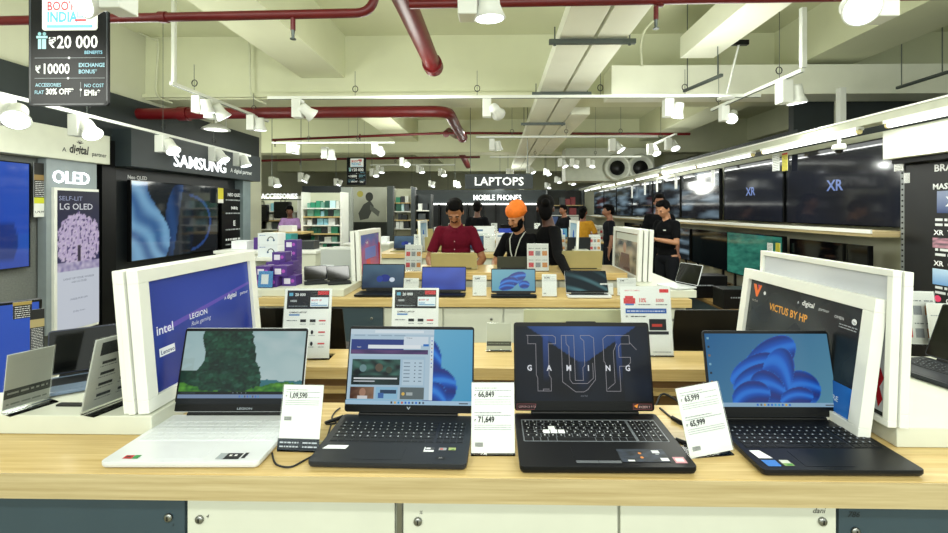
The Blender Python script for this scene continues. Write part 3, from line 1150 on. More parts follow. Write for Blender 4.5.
def hanger(xa, xb, y, z, top, label):
    e = empty('duct_hanger', ((xa + xb) / 2, y, z), 0, label, 'hanger')
    w = (xb - xa) / 2
    t = MB(); t.box(-w, w, -.02, .02, -.02, .02)
    t.build('channel_bar', GALV, e, .002)
    for x in (-w + .05, w - .05):
        t = MB(); t.cyl((x, 0, -.035), (x, 0, top - z), .006, n=6)
        t.build('threaded_rod', GALV, e)
        t = MB(); t.cyl((x, 0, -.032), (x, 0, -.02), .014, n=6)
        t.build('nut', GALV, e)


for (u0, u1, v, z, lab) in ((549, 635, 42, 2.97, 'steel bar hanging the paired ducts, nearest one'), (532, 591, 94, 2.97, 'steel bar hanging the paired ducts, just behind the long track'),
                            (521, 565, 124, 2.97, 'steel bar under the paired ducts, third from the front')):
    a, b = atZ(u0, v, z), atZ(u1, v, z)
    hanger(a.x, b.x, a.y, z - .0, ZB if v < 124 else ZS, lab)
a, b = atZ(684, 92, 2.9), atZ(720, 76, 2.9)


def slant_bar(u0, v0, u1, v1, z, label):
    a, b = atZ(u0, v0, z), atZ(u1, v1, z)
    e = empty('duct_hanger', a, 0, label, 'hanger')
    t = MB(); t.tube([(0, 0, 0), b - a], .022, 4)
    t.build('channel_bar', GALV, e)
    for q in (V((0, 0, 0)) + (b - a) * .1, (b - a) * .9):
        t = MB(); t.cyl(q, q + V((0, 0, ZS - z)), .006, n=6)
        t.build('threaded_rod', GALV, e)


slant_bar(684, 91, 722, 75, 2.97, 'dark steel hanger bar slanting under the right-hand duct, left of the camera dome')
slant_bar(897, 88, 948, 72, 2.97, 'dark steel hanger bar slanting at the top right corner')


# ---- fire pipes
def pipe(pts, r, label, drops=(), couple=()):
    o = V(pts[0])
    e = empty('fire_pipe', o, 0, label, 'pipe')
    t = MB(); t.tube([V(p) - o for p in pts], r, 14)
    t.build('pipe_run', REDP, e)
    for p, d in couple:
        p, d = V(p) - o, V(d).normalized()
        t = MB(); t.cyl(p - d * r * .8, p + d * r * .8, r * 1.25, n=14)
        t.build('coupling', REDP, e)
    for p in drops:
        p = V(p) - o
        t = MB(); t.cyl(p + V((0, 0, -.09)), p, r * .55, n=8)
        dd = t.build('sprinkler_drop', REDP, e)
        t = MB(); t.cyl(p + V((0, 0, -.15)), p + V((0, 0, -.09)), .010, .014, n=8); t.cyl(p + V((0, 0, -.155)), p + V((0, 0, -.15)), .022, n=10)
        t.build('sprinkler_head', GALV, dd)
    return e


def elbow(a, b, c, r=.12, n=6):
    a, b, c = V(a), V(b), V(c)
    p, q = b + (a - b).normalized() * r, b + (c - b).normalized() * r
    return [p * (1 - t) ** 2 + b * 2 * t * (1 - t) + q * t * t for t in [k / n for k in range(n + 1)]]


z1 = 2.95
y1 = 3.06
pa, pb, pc = V((-5.0, y1, 2.87)), V((-.90, y1, 2.925)), V((-.80, y1, 3.3))
pipe([pa] + elbow(pa, pb, pc, .1) + [pc], .032, 'thin red fire pipe crossing the top left, above the black offer board', [atY(293, 15, y1) + V((0, 0, -.02))], [((-2.4, y1, 2.905), (1, 0, 0))])
pipe([(-.62, y1, 2.985), (3.9, y1 - .05, 3.0)], .032, 'thin red fire pipe crossing the top middle and right', [atY(656, 7, y1)], [((1.15, y1, 2.99), (1, 0, 0))])
pipe([(-.74, 2.3, 3.2), (-.74, 5.05, 3.2)], .092, 'thick red fire pipe running lengthwise, ending above the two men', couple=[((-.74, 4.98, 3.2), (0, 1, 0))])
pa, pb, pc = V((-5.0, 5.85, 2.84)), V((-.66, 5.85, 2.86)), V((-.66, 8.4, 2.92))
pipe([pa] + elbow(pa, pb, pc, .25) + [pc], .078, 'thick red fire pipe crossing below the beam at left and turning back', [], [((-4.3, 5.85, 2.84), (1, 0, 0)), ((-.66, 8.3, 2.92), (0, 1, 0))])
p0 = atY(272, 140, 10)
pipe([p0, atY(445, 133, 10), atY(690, 134, 10)], .03, 'thin red fire pipe crossing far over the middle of the shop', [atY(275, 140, 10), atY(360, 134, 10), atY(540, 134, 10)])
pipe([atY(250, 161, 13), atY(330, 159, 13), atY(480, 157, 13)], .035, 'thin red fire pipe, the farthest one at left', [atY(300, 160, 13)])
pipe([atY(446, 134, 10.1), atY(449, 131, 10.4), atY(456, 136, 11.6)], .08, 'short thick red pipe piece far above the two men')
pipe([atY(462, 154, 13), atY(468, 166, 16)], .10, 'short red pipe elbow far above the men, the farther one')

# conduits on the beams
COND = mat('cream conduit', '#c9ccb2', .5)


def conduit(pts, label, r=.014):
    o = V(pts[0])
    t = MB(Matrix.Translation(-o)); t.tube(catmull(pts, 4), r, 8)
    c_ = t.build('conduit', COND, None)
    c_.location = o
    tag(c_, label, 'conduit')


conduit([atY(110, 18, 5.9), atY(150, 38, 5.95), atY(158, 42, 5.98), atY(157, 70, 5.98), atY(157, 95, 5.98), atY(172, 103, 5.98)], 'cream conduit bending down the beam face at far left')
conduit([atY(215, 15, 5.9), atY(240, 33, 5.95), atY(249, 42, 5.98), atY(250, 75, 5.98), atY(252, 96, 5.98), atY(266, 104, 5.98)], 'cream conduit bending down the beam face, the second from the left')
conduit([atY(655, 20, 5.2), atY(645, 30, 5.3), atY(641, 45, 5.35), atY(642, 66, 5.4)], 'cream conduit dropping from the red pipe to the wide duct')

# ---- double round exhaust outlets far away (grey box with two round mouths)
e = empty('exhaust_unit', atY(608, 165, 11.2), 0, 'grey exhaust box with two round mouths high over the aisle', 'exhaust')
t = MB(); t.box(-1.1, 1.2, 0, .6, -.42, .45)
t.build('box', mat('grey duct sheet', '#a7ab9c', .5, .2), e, .01)
for u in (617, 640):
    p = atY(u, 168, 11.2) - e.location
    t = MB(Matrix.Translation(p) @ Matrix.Rotation(pi / 2, 4, 'X')); t.lathe([(.33, 0), (.36, .05), (.33, .12), (.26, .10), (.22, .02), (.0, .01)], 28)
    m_ = t.build('round_mouth', mat('grey duct ring', '#b4b8ac', .45, .2), e)
    t = MB(Matrix.Translation(p + V((0, -.02, 0))) @ Matrix.Rotation(pi / 2, 4, 'X')); t.lathe([(.19, .0), (.19, .03), (0, .03)], 24)
    t.build('mouth_opening', BLACK, m_)


# white square poles between track, duct and slab
for k, (u, v0, v1, y, w_, lab) in enumerate(((174, -3, 83, 4.35, .035, 'thin white square pole carrying the left running track'), (803, 8, 68, 4.05, .045, 'white square pole above the right running track'), (841, 96, 125, 5.2, .07, 'short white pole between the wide duct and the television canopy'))):
    a, b = atY(u, v1, y), atY(u, v0, y)
    t = MB(); t.box(-w_ / 2, w_ / 2, -w_ / 2, w_ / 2, 0, min(b.z, ZS) - a.z if k != 2 else 2.97 - a.z)
    o = t.build('support_pole', LIGHTW_, None, .002)
    o.location = a
    tag(o, lab, 'pole')
# ================================================================== lights
def track(p0, p1, label, drops=(), ring=True, top=ZB):
    p0, p1 = V(p0), V(p1)
    e = empty('lighting_track', p0, 0, label, 'light track')
    d = p1 - p0
    n = d.normalized()
    s = n.cross(V((0, 0, 1))).normalized() * .018
    u = V((0, 0, .016))
    t = MB(); t.hexa([-s - u, s - u, d + s - u, d - s - u, -s + u, s + u, d + s + u, d - s + u])
    t.build('track_rail', LIGHTW, e)
    s2 = s * .5
    t = MB(); t.hexa([-s2 - u * 1.15, s2 - u * 1.15, d + s2 - u * 1.15, d - s2 - u * 1.15, -s2 - u, s2 - u, d + s2 - u, d - s2 - u])
    t.build('contact_slot', GALV, e)
    for q in drops:
        c_ = d * q
        t = MB(); t.cyl(c_, c_ + V((0, 0, top - p0.z)), .003, n=5)
        w = t.build('suspension_wire', GALV, e)
        if ring:
            t = MB(); t.tube([c_ + V((.03 * cos(a), .006, .10 + .035 * sin(a))) for a in [2 * pi * k / 12 for k in range(13)]], .005, 5)
            t.build('cable_loop', RUBBER, w)
    return e


def make_spot(lit=True):
    e = empty('track_spotlight')
    t = MB(); t.box(-.045, .045, -.05, .05, -.20, -.015)
    t.build('driver_box', LIGHTW, e, .006)
    h = MB(); h.lathe([(0, .09), (.045, .09), (.05, .07), (.052, 0), (.075, -.06), (.07, -.062), (.0, -.04)], 20)
    hh = h.build('lamp_head', LIGHTW, e)
    g = MB(); g.lathe([(.066, -.0625), (0, -.0635)], 20)
    g.build('lens', LAMP, hh)
    b = MB(); b.box(-.008, .008, -.01, .01, -.17, -.05)
    b.M = Matrix.Translation((.06, 0, 0))
    b.build('bracket', LIGHTW, e)
    return e, hh


proto, phead = make_spot()
spots = []
NS = [0]


def spot(p, aim, s=1.0, label='', rz=0.0, power=None, group='track spotlights', off=(.10, 0, -.14)):
    global proto
    if NS[0] == 0:
        e = proto
    else:
        e = copy_tree(proto)
    NS[0] += 1
    e.location = p
    e.scale = (s, s, s)
    e.rotation_euler = (0, 0, rz)
    tag(e, label, 'spotlight', group)
    hd = [k for k in bpy.data.objects if k.parent == e and k.name.startswith('lamp_head')][0]
    hd.location = off
    d = V(aim).normalized()
    d = Matrix.Rotation(-rz, 3, 'Z') @ d
    hd.rotation_euler = (-d).to_track_quat('Z', 'Y').to_euler()
    if power:
        l = bpy.data.lights.new('spot_beam', 'SPOT')
        l.energy = power
        l.spot_size = radians(110)
        l.spot_blend = .8
        l.shadow_soft_size = .05
        l.color = (.97, 1.0, .93)
        o = bpy.data.objects.new('spot_beam', l)
        COL.objects.link(o)
        w = V(p) + Matrix.Rotation(rz, 3, 'Z') @ V(off) * s
        o.location = w + V(aim).normalized() * .09 * s
        o.rotation_euler = (-V(aim)).to_track_quat('Z', 'Y').to_euler()
    return e


# tracks
TZ1 = 2.80
yT1 = atZ(480, 97, TZ1).y
xa, xb = atY(268, 97, yT1).x, atY(760, 97, yT1).x
track((xa, yT1, TZ1), (xb, yT1, TZ1), 'long white lighting track crossing the shop in front of the big beam', [.18, .43, .68, .85])
a, b = atZ(171, 83, TZ1), atZ(268, 121, TZ1)
track(a, b, 'white lighting track running back at the left, right of the black offer board', [.18, .8], top=ZB)
track(atZ(-40, 84, 2.5), atZ(250, 156, 2.5), 'white lighting track along the left wall, in front of the television wall', [.25, .5, .75], top=ZS)
track(atZ(803, 70, TZ1), atZ(712, 110, TZ1), 'white lighting track running back at the right, left of the television canopy', [.2, .9], top=ZS)
a = atZ(476, 137, TZ1); b = atZ(656, 137, TZ1)
track(a, (b.x, a.y, TZ1), 'white lighting track crossing the shop behind the big beam', [.2, .5, .8], top=ZS)
a = atZ(490, 157, TZ1); b = atZ(640, 157, TZ1)
track(a, (b.x, a.y, TZ1), 'farthest white lighting track crossing the shop', [.3, .7], top=ZS)
a = atZ(648, 147, TZ1); b = atZ(676, 134, TZ1)
track(a, b, 'short white lighting track over the right aisle by the guard', [.5], top=ZS)
for n_, (u_, v_) in enumerate(((480, -24), (880, -24), (92, -34))):
    p = atZ(u_, v_, 2.58)
    track(p + V((-.5, 0, 0)), p + V((.5, 0, 0)), ['short track of the lamp at the top middle', 'short track of the lamp at the top right', 'short track of the lamp over the black offer board'][n_], [.2, .8], ring=False, top=ZS)

dn = (0, .15, -1)
sp = [
    # (u, v of box top, z of track, aim, scale, rz, label, power)
    (468, -24, 2.565, (.05, .1, -1), .95, 0, 'large round lit spotlight at the top middle edge', 40),
    (880, -24, 2.565, (-.35, -.85, -.5), 1.0, pi, 'large spotlight with glaring round lens at the top right', 40),
    (119, -34, 2.565, (-.35, -.85, -.5), 1.0, pi, 'large spotlight with glaring round lens in front of the black offer board', 40),
    (298, 98, TZ1, (.6, .55, -.55), 1.15, 0, 'spotlight on the long track nearest the left', 30),
    (487, 98, TZ1, (.35, .8, -.3), 1.1, 0, 'spotlight on the long track at its middle, below the paired ducts', 30),
    (668, 98, TZ1, (-.2, .1, -1), 1.1, 0, 'white spotlight on the long track at the right', 30),
    (198, 95, TZ1, (.1, .2, -1), 1.0, 0, 'spotlight at the front end of the left running track', 30),
    (211, 99, TZ1, (.5, .5, -1), 1.15, 0, 'wide spotlight second on the left running track', None),
    (252, 114, TZ1, (0, .1, -1), 1.1, 0, 'spotlight at the far end of the left running track', 30),
    (2, 94, 2.5, (.5, -.55, -.6), 1.3, 0, 'glaring spotlight at the far left edge', 25),
    (78, 113, 2.5, (.6, -.2, -.7), 1.2, 0, 'spotlight over the cream header at left', 25),
    (162, 134, 2.5, (.6, -.2, -.8), 1.2, 0, 'spotlight left of the white television sign', 25),
    (214, 146, 2.5, (.6, -.1, -.8), 1.2, 0, 'spotlight right above the white television sign', None),
    (238, 152, 2.5, (.3, 0, -1), 1.2, 0, 'spotlight past the right end of the television sign', None),
    (784, 79, TZ1, (.15, .05, -1), 1.2, 0, 'double spotlight on the right running track, near end', 30),
    (724, 105, TZ1, (-.5, -.6, -.6), 1.0, 0, 'glaring spotlight on the right running track, far end', 30),
    (492, 138, TZ1, (.2, .2, -1), 1.1, 0, 'spotlight under the second crossing track, left of the sign', 30),
    (612, 138, TZ1, (.5, -.3, -.8), 1.2, 0, 'spotlight on the second crossing track above the exhaust mouths', 30),
    (650, 143, TZ1, (.1, -.5, -.8), 1.1, 0, 'spotlight above the guard, left of the pair', 30),
    (668, 137, TZ1, (.1, -.5, -.8), 1.1, 0, 'spotlight above the guard, right of the pair', None),
    (572, 158, TZ1, (-.3, -.3, -1), 1.1, 0, 'spotlight on the farthest track right of the laptop sign', 30),
    (588, 158, TZ1, (-.2, -.3, -1), 1.1, 0, 'spotlight on the farthest track, next to the exhaust box', None),
    (560, 158, TZ1, (.3, -.3, -1), 1.1, 0, 'spotlight on the farthest track closest to the laptop sign', None),
    (290, 142, TZ1, (-.2, 0, -1), 1.1, 0, 'spotlight hanging far left of the second offer board', 30),
    (325, 146, TZ1, (0, 0, -1), 1.3, 0, 'broad spotlight hanging left of the second offer board', 30),
    (375, 143, TZ1, (.2, -.6, -.6), 1.1, 0, 'spotlight hanging right of the second offer board', None),
    (402, 157, TZ1, (.3, -.6, -.6), 1.1, 0, 'spotlight far above the maroon-shirted man', 30),
    (378, 165, TZ1, (.0, -.2, -1), 1.1, 0, 'small spotlight left of the far red pipe elbow', None),
    (418, 165, TZ1, (.2, -.2, -1), 1.1, 0, 'small dim spotlight right above the maroon-shirted man', None),
    (440, 168, TZ1, (.2, -.4, -1), 1.2, 0, 'small glaring spotlight just left of the laptop sign', None),
]
for (u, v, z, aim, s, rz, lab, pw) in sp:
    p = atZ(u, v, z)
    spot(p, aim, s, lab, rz, pw)
# hooks/rails that carry the loose far lamps
for (u0, u1, v, lab) in ((272, 395, 143, 'white lighting track crossing behind the big beam at the left'), (370, 455, 165, 'far white lighting track at the left of the laptop sign')):
    a = atZ(u0, v, TZ1 + .02); b = atZ(u1, v, TZ1 + .02)
    track(a, (b.x, a.y, TZ1 + .02), lab, [.3, .7], top=ZS)


# low-bay round lamps at left (flat white dishes)
for (u, v, y, s, lab) in ((216, 130, 6.6, .8, 'white dish lamp hanging below the left running track'), (226, 168, 7.8, .9, 'white dish lamp over the accessories zone')):
    p = atY(max(u, 1), v, y)
    t = MB(); t.lathe([(.03, .10), (.08, .09), (.24 * s, .02), (.25 * s, 0), (.20 * s, .0)], 24)
    e = empty('dish_lamp', p, 0, lab, 'lamp')
    t.build('shade', LIGHTW, e)
    t = MB(); t.lathe([(.20 * s, .004), (0, .002)], 24); t.build('diffuser', TUBEG, e)
    t = MB(); t.cyl((0, 0, .1), (0, 0, ZS - p.z), .01, n=6); t.build('stem', LIGHTW, e)

# many small far lamps
r_ = random.Random(3)
labs = []
fars = [(500, 176, 14), (556, 176, 15), (546, 182, 16), (455, 180, 14), (372, 168, 12), (336, 178, 13), (301, 172, 10), (272, 176, 9.6), (412, 186, 16), (430, 180, 15), (528, 165, 12), (508, 168, 13), (545, 168, 14), (520, 186, 18), (570, 178, 15), (448, 190, 18)]
for k, (u, v, y) in enumerate(fars):
    p = atY(u, v, y)
    e = spot(p, (r_.uniform(-.5, .5), -.3, -1), 1.15, '', 0, None, 'small lamps in the far ceiling')
    e['label'] = 'small lit ceiling spotlight in the far part of the shop'
    t = MB(); t.cyl((0, 0, 0), (0, 0, (ZS - p.z) / 1.15), .006, n=5)
    t.build('drop_rod', GALV, e)

def rear_fill(x, y, z, e_, tilt):  # unseen fill added behind the visitor to brighten cards and counter fronts
    l = bpy.data.lights.new('fill_panel', 'AREA')
    l.shape = 'RECTANGLE'; l.size = 3.5; l.size_y = .6; l.energy = e_; l.color = (.98, 1.0, .95)
    o = bpy.data.objects.new('fill_panel', l)
    COL.objects.link(o)
    o.location = (x, y, z); o.rotation_euler = (radians(tilt), 0, 0)


rear_fill(0, -2.2, 2.7, 85, 48)
# ---- added overhead fill panels without fixtures, for overall room brightness
for (x, y, z, e_, sx, sy) in ((0, -.6, 3.0, 78, 5.0, .25), (0, 2.4, 3.05, 70, 6.0, .2), (-2.5, 7.9, 2.95, 60, 4, .2), (2.0, 8.3, 2.95, 60, 4, .2), (0, 13.5, 2.95, 150, 8, .2), (0, 20, 2.95, 100, 8, .2)):
    l = bpy.data.lights.new('fill_panel', 'AREA')
    l.shape = 'RECTANGLE'
    l.size, l.size_y = sx, sy
    l.energy = e_
    l.color = (.98, 1.0, .93)
    o = bpy.data.objects.new('fill_panel', l)
    COL.objects.link(o)
    o.location = (x, y, z)
for (x, y, e_) in ((-3.4, 1.6, 60), (2.5, .8, 55), (-3.6, 4.2, 75), (1.9, 4.2, 70), (-.9, 4.6, 60), (-6.5, 10.2, 90), (-2, 9.2, 80), (3.5, 9.5, 60), (0, 14.8, 120)):  # added fill points, no pendant hangs here; they lift ceiling and counters
    l = bpy.data.lights.new('fill_point', 'POINT')
    l.energy = e_
    l.shadow_soft_size = .4
    l.color = (.98, 1.0, .92)
    o = bpy.data.objects.new('fill_point', l)
    COL.objects.link(o)
    o.location = (x, y, 2.45)
w = bpy.data.worlds.new('world')
SC.world = w
w.use_nodes = True
w.node_tree.nodes['Background'].inputs['Color'].default_value = (.90, .98, .88, 1)
w.node_tree.nodes['Background'].inputs['Strength'].default_value = 1.5
# ============================================================ framed posters
def framed(loc, rz, W, H, paint, label, thick=.03, border=.035, lean=4, m=None, name='framed_poster', cat='framed poster', group=None, back=False):
    """faces local -Y; origin at the middle of its foot"""
    e = empty(name, loc, rz, label, cat, group)
    M = Matrix.Rotation(radians(-lean), 4, 'X')
    t = MB(M)
    for (x0, x1, z0, z1) in ((-W / 2, W / 2, 0, border), (-W / 2, W / 2, H - border, H), (-W / 2, -W / 2 + border, border, H - border), (W / 2 - border, W / 2, border, H - border)):
        t.box(x0, x1, -thick, 0, z0, z1)
    t.box(-W / 2 + .002, W / 2 - .002, -thick * .5, -.001, .004, H - .004)
    t.build('frame', m or WHITE, e, .0015)
    t = MB(M @ Matrix.Translation((-W / 2 + border, -thick * .6, border)) @ Matrix.Rotation(pi / 2, 4, 'X'))
    paint(t, W - 2 * border, H - 2 * border)
    t.build('poster', PRINTG, e)
    return e


def p_blue(t, w, h):
    t.grid(0, 0, w, h, 24, 16, lambda u, v: mix(lin('#18287c'), lin('#3046a8'), .3 + .5 * v + .4 * noise.noise(V((u * 3, v * 2, 1)))))
    t.poly([(w * .1, h * .55), (w, h * .75), (w, h * .72), (w * .1, h * .5)], '#5a4ab0')
    t.text('intel', w * .05, h * .50, h * .12, '#dfe4f4', bold=.01)
    t.rect(w * .06, h * .30, w * .18, h * .375, '#e4e8f2'); t.text('Lenovo', w * .07, h * .315, h * .055, '#1c2c6c', bold=.02)
    t.text('LEGION', w * .32, h * .54, h * .075, '#dfe4f4', bold=.01); t.text('Rule gaming', w * .33, h * .47, h * .06, '#c4cbe8', shear=.3)
    t.text('A', w * .68, h * .62, h * .05, '#dfe4f4'); t.text('digital', w * .71, h * .62, h * .075, '#e8ecf8', shear=.1, bold=.01); t.text('partner', w * .87, h * .62, h * .05, '#dfe4f4')


def p_plain(t, w, h):
    t.rect(0, 0, w, h, '#c9ccd0')


def p_victus(t, w, h):
    t.grid(0, 0, w, h, 24, 20, lambda u, v: mix(lin('#15191c'), lin('#3a4042'), .4 + .9 * noise.noise(V((u * 4, v * 3, 6)))))
    t.poly([(w * .03, h * .95), (w * .065, h * .95), (w * .085, h * .875), (w * .11, h * .95), (w * .13, h * .95), (w * .09, h * .80), (w * .075, h * .80)], '#e0703a')
    t.poly([(w * .085, h * .95), (w * .105, h * .95), (w * .095, h * .90)], '#c84a6a')
    t.text('VICTUS', w * .035, h * .735, h * .035, '#b0a8a0')
    t.disc(w * .17, h * .87, h * .022, '#d8dadc')
    t.text('VICTUS BY HP', w * .24, h * .70, h * .115, '#e0a040', bold=.015, wide=.85)
    t.text('A', w * .50, h * .87, h * .04, '#e4e6e8'); t.text('digital', w * .54, h * .87, h * .075, '#eef0f2', bold=.01, shear=.1); t.text('partner', w * .68, h * .87, h * .045, '#c4c8cc')
    t.text('OMEN', w * .80, h * .845, h * .04, '#d4d6d8'); t.disc(w * .935, h * .86, h * .028, '#e4e6e8'); t.text('hp', w * .935, h * .845, h * .035, '#20242a', 'CENTER')
    scribble(t, w * .84, w * .96, h * .80, h * .014, '#9a9ea2'); scribble(t, w * .84, w * .96, h * .775, h * .014, '#9a9ea2')
    t.grid(w * .78, h * .0, w * .99, h * .27, 6, 6, lambda u, v: mix(lin('#1a4aa0'), lin('#2f7ad0'), u))
    t.text('intel', w * .81, h * .20, h * .035, '#e4ecf8', bold=.02); t.text('CORE', w * .80, h * .10, h * .065, '#e8f0fa', bold=.01)


def p_greystain(t, w, h):
    t.grid(0, 0, w, h, 16, 12, lambda u, v: mix(lin('#b8bcc2'), lin('#d4d7db'), .5 + .8 * noise.noise(V((u * 3, v * 5, 2)))))
    t.poly([(w * .86, h * .10), (w * .88, h * .28), (w * .90, h * .34), (w * .94, h * .30), (w * .96, h * .34), (w * .985, h * .27), (w * .96, h * .20), (w * .98, h * .12), (w * .955, h * .05), (w * .94, h * .13), (w * .92, h * .03), (w * .90, h * .12)], '#b01f2a')
    t.rect(w * .82, h * 0, w * .99, h * .03, '#2a2d30')


# left stack of three, standing on the plinth
fy = 1.378
for k, (dx, dy, lab, pt) in enumerate(((0, 0, 'blue laptop-maker poster in a white frame at the left, front of its stack', p_blue), (-.022, -.004, 'plain white framed panel, middle of the left stack', p_plain), (-.040, .002, 'plain white framed panel, rearmost of the left stack', p_plain))):
    framed((-.935 + dx, fy + dy, PZ + .001), pi / 2, .545, .375, pt, lab, lean=5, thick=.03 if k == 0 else .017)
# right: one in front on the counter, two more behind it on the plinth
framed((.932, 1.375, TZ + .001), -pi / 2, .57, .362, p_victus, 'dark gaming poster in a white frame leaning behind the rightmost laptop', lean=7.5, thick=.032)
framed((.980, 1.335, PZ + .001), -pi / 2, .53, .385, p_greystain, 'white framed grey poster with a red blot, second from the right of the poster stack', lean=2, thick=.022, border=.016)
framed((1.004, 1.335, PZ + .001), -pi / 2, .54, .382, p_plain, 'plain white framed panel, rearmost of the right stack', lean=2, thick=.022)

# ------------------------------------------------- left plinth: card racks, laptop
def icons_paint(t, W, H):
    t.rect(W * .02, H * .02, W * .98, H * .98, '#c8cbc8')
    t.rect(W * .1, H * .75, W * .9, H * .93, '#22262c')
    for r_ in range(4):
        for k in range(3):
            t.rect(W * (.15 + .28 * k), H * (.62 - .15 * r_), W * (.33 + .28 * k), H * (.66 - .15 * r_), '#2c3036')
            scribble(t, W * (.13 + .28 * k), W * (.35 + .28 * k), H * (.585 - .15 * r_), H * .014, '#5f666c', seed=k)


def strip_paint(t, W, H):
    t.rect(W * .02, H * .02, W * .98, H * .98, '#a9aca4')
    t.rect(W * .02, H * .20, W * .98, H * .36, '#2b2f2e')
    scribble(t, W * .08, W * .92, H * .27, H * .05, '#8b8f88')
    scribble(t, W * .08, W * .92, H * .08, H * .04, '#70746e')


def twoface(loc, rz, W, H, paint, label, **k):
    e = card_stand(loc, rz, W, H, paint, label, **k)
    tilt = k.get('tilt', 12)
    t = MB(Matrix.Translation((0, 0, .004)) @ Matrix.Rotation(radians(90 - tilt), 4, 'X') @ Matrix.Translation((W / 2, 0, -.0010)) @ Matrix.Rotation(pi, 4, 'Y'))
    paint(t, W, H)
    t.build('back_print', PRINT, e)
    return e


twoface((-1.282, 1.150, PZ + .001), radians(67 + 180), .095, .158, strip_paint, 'grey price card in an acrylic holder at the far left of the plinth', tilt=12)
twoface((-1.06, 1.19, PZ + .001), radians(75 + 180), .185, .205, icons_paint, 'large acrylic-held offer card leaning against the left frame stack', tilt=16, name='offer_card', cat='offer card')
laptop((-1.245, 1.315, PZ + .001), radians(36), .25, .16, 'slim blue-grey laptop turned sideways on the left plinth', mat('blue grey plastic', '#6d7f95', .3), KEYG, None, .140, tilt=8, simple=True, th=.01, lid_m=mat('navy lid', '#1b2238', .3))
c_ = catmull([(-1.15, 1.26, PZ + .004), (-1.17, 1.21, PZ + .004), (-1.15, 1.19, PZ + .004)], 6)
t = MB(); t.tube(c_, .0022, 6); t.box(-1.20, -1.13, 1.15, 1.165, PZ, PZ + .005)
tag(t.build('security_cable', RUBBER), 'black security cable lying on the left plinth', 'cable')

# loose cables on the front counter
def cable(pts, r, label, plug=None):
    o = V(pts[0])
    e = empty('power_cable', o, 0, label, 'cable')
    t = MB(Matrix.Translation(-o)); t.tube(catmull(pts, 6), r, 7)
    t.build('cord', RUBBER, e)
    if plug:
        a, b = V(plug[0]) - o, V(plug[1]) - o
        t = MB(); t.cyl(a, b, .006, .004, n=10)
        t.build('plug', BLACK, e)
    return e


zc = TZ + .003
Q = lambda u, v, dz=0: tuple(V(atZ(u, v, zc)) + V((0, 0, dz)))
cable([Q(272, 453), Q(276, 464), Q(290, 467), Q(303, 461), Q(318, 452), Q(326, 440), Q(331, 425)], .0022, 'thin black cable curling between the white laptop and the dark grey one')
cable([Q(340, 408), Q(335, 412), Q(332, 418), Q(336, 423), Q(326, 424)], .0022, 'black charger cable behind the left corner of the dark grey laptop', (Q(343, 418, .003), Q(325, 424, .003)))
cable([Q(660, 408), Q(672, 418), Q(682, 424), Q(690, 418), Q(686, 408), Q(680, 404)], .003, 'thick black cable loop right of the gaming laptop', (Q(672, 419, .004), Q(688, 427, .004)))
cable([Q(657, 420), Q(666, 433), Q(678, 441), Q(688, 447)], .0022, 'thin black cable leading to the tilted price card', (Q(676, 441, .003), Q(692, 446, .003)))
zs_ = 0.718
for k, (pts, lab) in enumerate((([(-.62, 1.47, zs_ + .14), (-.5, 1.43, zs_ + .12), (-.4, 1.46, zs_ + .14), (-.3, 1.42, zs_ + .12)], 'black cables hanging in the gap left of the browser laptop'),
                                ([(.45, 1.52, zs_ + .16), (.52, 1.45, zs_ + .13), (.58, 1.50, zs_ + .16), (.66, 1.44, zs_ + .12)], 'black cables hanging in the gap right of the gaming laptop'))):
    cable(pts, .004, lab)

# ============================================================ left wall zone
XW = -4.93
def yl(u):
    return atX(u, 200, XW).y


def wallplane(y, z, x=XW):
    """painting plane on the left wall: local x runs away from the visitor, y up, facing +X"""
    return plane_at((x, y, z), (0, 1, 0), (0, 0, 1))


def zat(u, v, X=XW):
    return atX(u, v, X).z


# cream header over the left display
e = empty('fascia_header', (XW + .12, 4.0, 2.1), 0, 'cream header board above the lit panel at left, with a partner logo', 'header')
t = MB(); t.box(-.20, .0, -1.6, atX(110, 150, XW + .12).y - 4.0, -.02, .33)
t.build('board', CREAM, e, .003)
g = MB(plane_at((.002, atX(62, 150, XW + .12).y - 4.0, .055), (0, 1, 0), (0, 0, 1)))
w_ = atX(108, 150, XW + .12).y - atX(62, 150, XW + .12).y
g.text('A', 0, .01, .07, '#15181a', bold=.01); g.text('digital', .10 * w_ + .02, .01, .135, '#101214', bold=.03, shear=.15, wide=.72); g.text('partner', .62 * w_, .005, .07, '#15181a', bold=.01, wide=.9)
for k in range(5):
    a = .4 + k * .58
    g.line([(.36 * w_, .125), (.36 * w_ + .04 * cos(a), .125 + .035 * sin(a))], .008, '#101214')
g.build('partner_logo', PRINT, e)

# grey felt panel behind
e = empty('display_wall_panel', (XW - .06, 4.2, 0), 0, 'grey felt covered display wall behind the left television', 'display wall')
t = MB(); t.box(-.05, 0, -1.7, yl(98) - 4.2, 0, 2.08)
t.build('panel', mat('grey felt', '#6f7370', .9, var=.12, scale=60, bump=.3), e)


